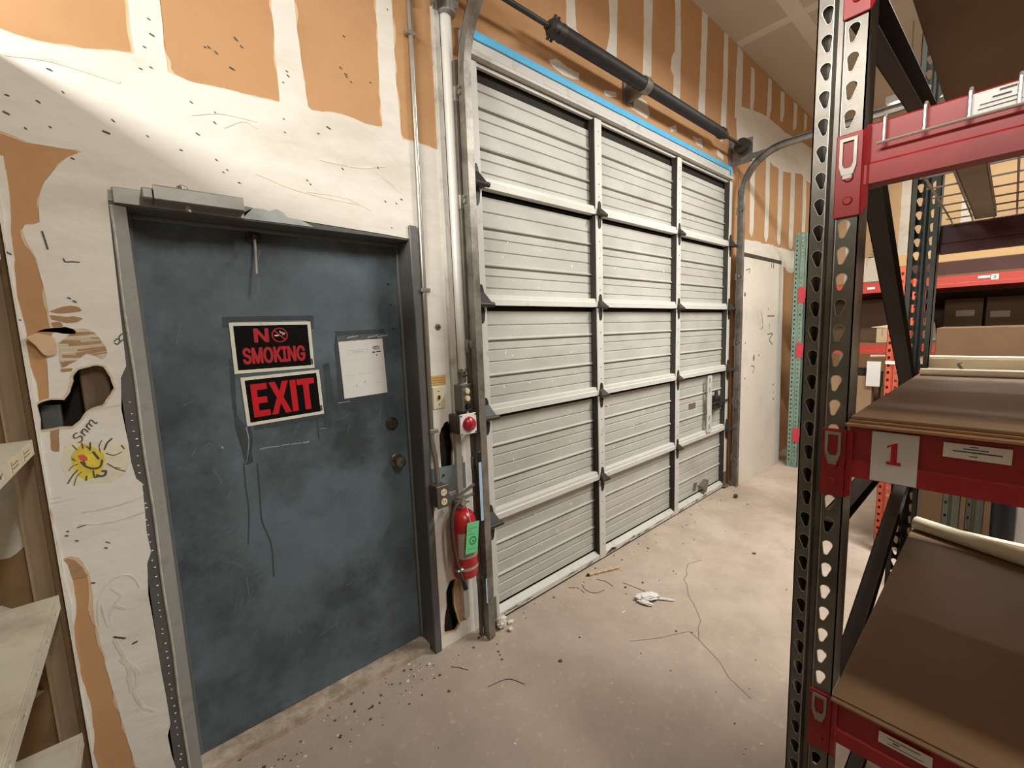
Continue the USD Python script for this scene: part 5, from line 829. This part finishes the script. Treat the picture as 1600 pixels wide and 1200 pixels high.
th = thing('pale_tray', 'pale flat tray lying on the small brown carton by the orange upright', 'tray', (3.29, -.99, 1.60)); obj('tray', hull([(3.26, -.92, 1.602), (3.34, -.92, 1.602), (3.26, -1.05, 1.594), (3.34, -1.05, 1.594), (3.26, -1.05, 1.622), (3.34, -1.05, 1.622), (3.26, -.93, 1.606), (3.34, -.93, 1.606)]), mat('peach_tray', (.76, .58, .42), .6, .05, 10), th, smooth=False)
carton('small_carton', 'small brown carton on the lower red beam by the orange upright', 3.255, 3.345, -1.06, -.965, 1.4448, 1.592, CARDLIGHT)
# lower bay of the far rack
carton('carton', 'tan carton in the lowest bay of far rack behind orange upright', 3.3, 3.9, -.95, -.40, .4505, 1.10, CARD)
carton('carton', 'brown carton at right in the lowest bay of far rack', 3.3, 3.9, -1.6, -1.02, .4505, 1.0, CARDDARK)
th = thing('white_pad', 'white paper pad propped in the far rack below the lower red beam', 'paper pad', (3.29, -.96, 1.101)); obj('pad', box(3.262, 3.282, -1.015, -.905, 1.0, 1.255), WHITE, th, smooth=False)
th = thing('black_case', 'black case lying on the tan carton in the far rack', 'case', (3.40, -.83, 1.101)); obj('case', box(3.31, 3.5, -.88, -.74, 1.101, 1.17, .006), BLACKPLASTIC, th, smooth=False)
th = thing('rolled_mat', 'short peach coloured rolled mat end in far rack beside orange upright', 'roll', (3.28, -.99, 1.31)); obj('roll', [cyl((3.26, -1.05, 1.318), (3.26, -.93, 1.312), .016, 16)], mat('peach_roll', (.70, .46, .30), .6, .08, 12), th)
# ================================================================ ceiling lamp in view, left shelving
th = thing('fluorescent_lamp', 'far white fluorescent tube lamp seen behind the rack upright', 'lamp', (3.2, -1.5, 3.69))
lampx, lampz = 3.2, 3.665
obj('tube', cyl((lampx, -.99, lampz), (lampx, -2.19, lampz), .018, 14), glow('tube_glow', (1.0, .92, .80), 9.0), th)
obj('fixture_body', [box(lampx - .05, lampx + .05, -2.24, -.94, lampz + .022, lampz + .085, .006)], HEADER, th, smooth=False)
for y in (-1.1, -2.0): obj('hanger_rod', cyl((lampx, y, lampz + .08), (lampx, y, ZC), .005, 6), STEELGREY, th)
LS = thing('steel_shelving', 'cream steel shelving unit with slotted lips at the left picture edge', 'shelving', (-2.9, -.7, 0))
sx, YS0, YS1 = -2.660, -4.6, .018
for z in (.45, .925, 1.417, 1.98, 2.53):
    s_ = obj('shelf', [box(-3.10, sx - .0035, YS0, YS1, z - .006, z - .0005)], SHELFCREAM, LS, smooth=False)
    lip = sbox(YS0, z - .044, YS1, z)
    for i in range(30):
        y = YS1 - .05 - i * .155; lip = lip.difference(sbox(y - .055, z - .028, y - .022, z - .017).union(Point(y - .024, z - .0225).buffer(.008)))
    obj('shelf_lip', prism(lip, 'x', sx - .003, sx), SHELFCREAM, s_, smooth=False)
obj('corner_post', [box(-2.712, -2.707, .022, .066, 0, 2.56), box(-2.707, -2.672, .061, .066, 0, 2.56)], mat('dark_shelf_post', (.30, .22, .14), .5, .15, 8), LS, smooth=False)
obj('corner_post', box(-3.10, -3.096, YS1 - .04, YS1, 0, 2.56), SHELFCREAM, LS, smooth=False); obj('corner_post', box(-2.70, -2.664, YS0, YS0 + .004, 0, 2.56), SHELFCREAM, LS, smooth=False)
obj('back_sheet', box(-3.106, -3.102, YS0, YS1, 0, 2.56), SHELFCREAM, LS, smooth=False)  # unseen sheet, added to stop far-left lamp light passing between shelves
for k, y in enumerate((-.085, -.235)):
    card_x_ = thing('shelf_tag', ('cream price tag on the upper left shelf lip nearest the wall', 'cream price tag on the upper left shelf lip farther from wall')[k], 'tag', (sx, y, 1.38))
    obj('card', box(sx, sx + .0012, y - .05, y + .05, 1.377, 1.413), mat('cream_tag', (.78, .68, .50), .7, .06, 20), card_x_, smooth=False)
    obj('tag_print', [box(sx + .001, sx + .0018, y - .035, y + .03, z, z + .003) for z in (1.388, 1.398)] + [box(sx + .001, sx + .0018, y - .047, y - .043, 1.38, 1.41)], mat('brown_print', (.30, .22, .14), .7, .1, 20), card_x_, smooth=False)
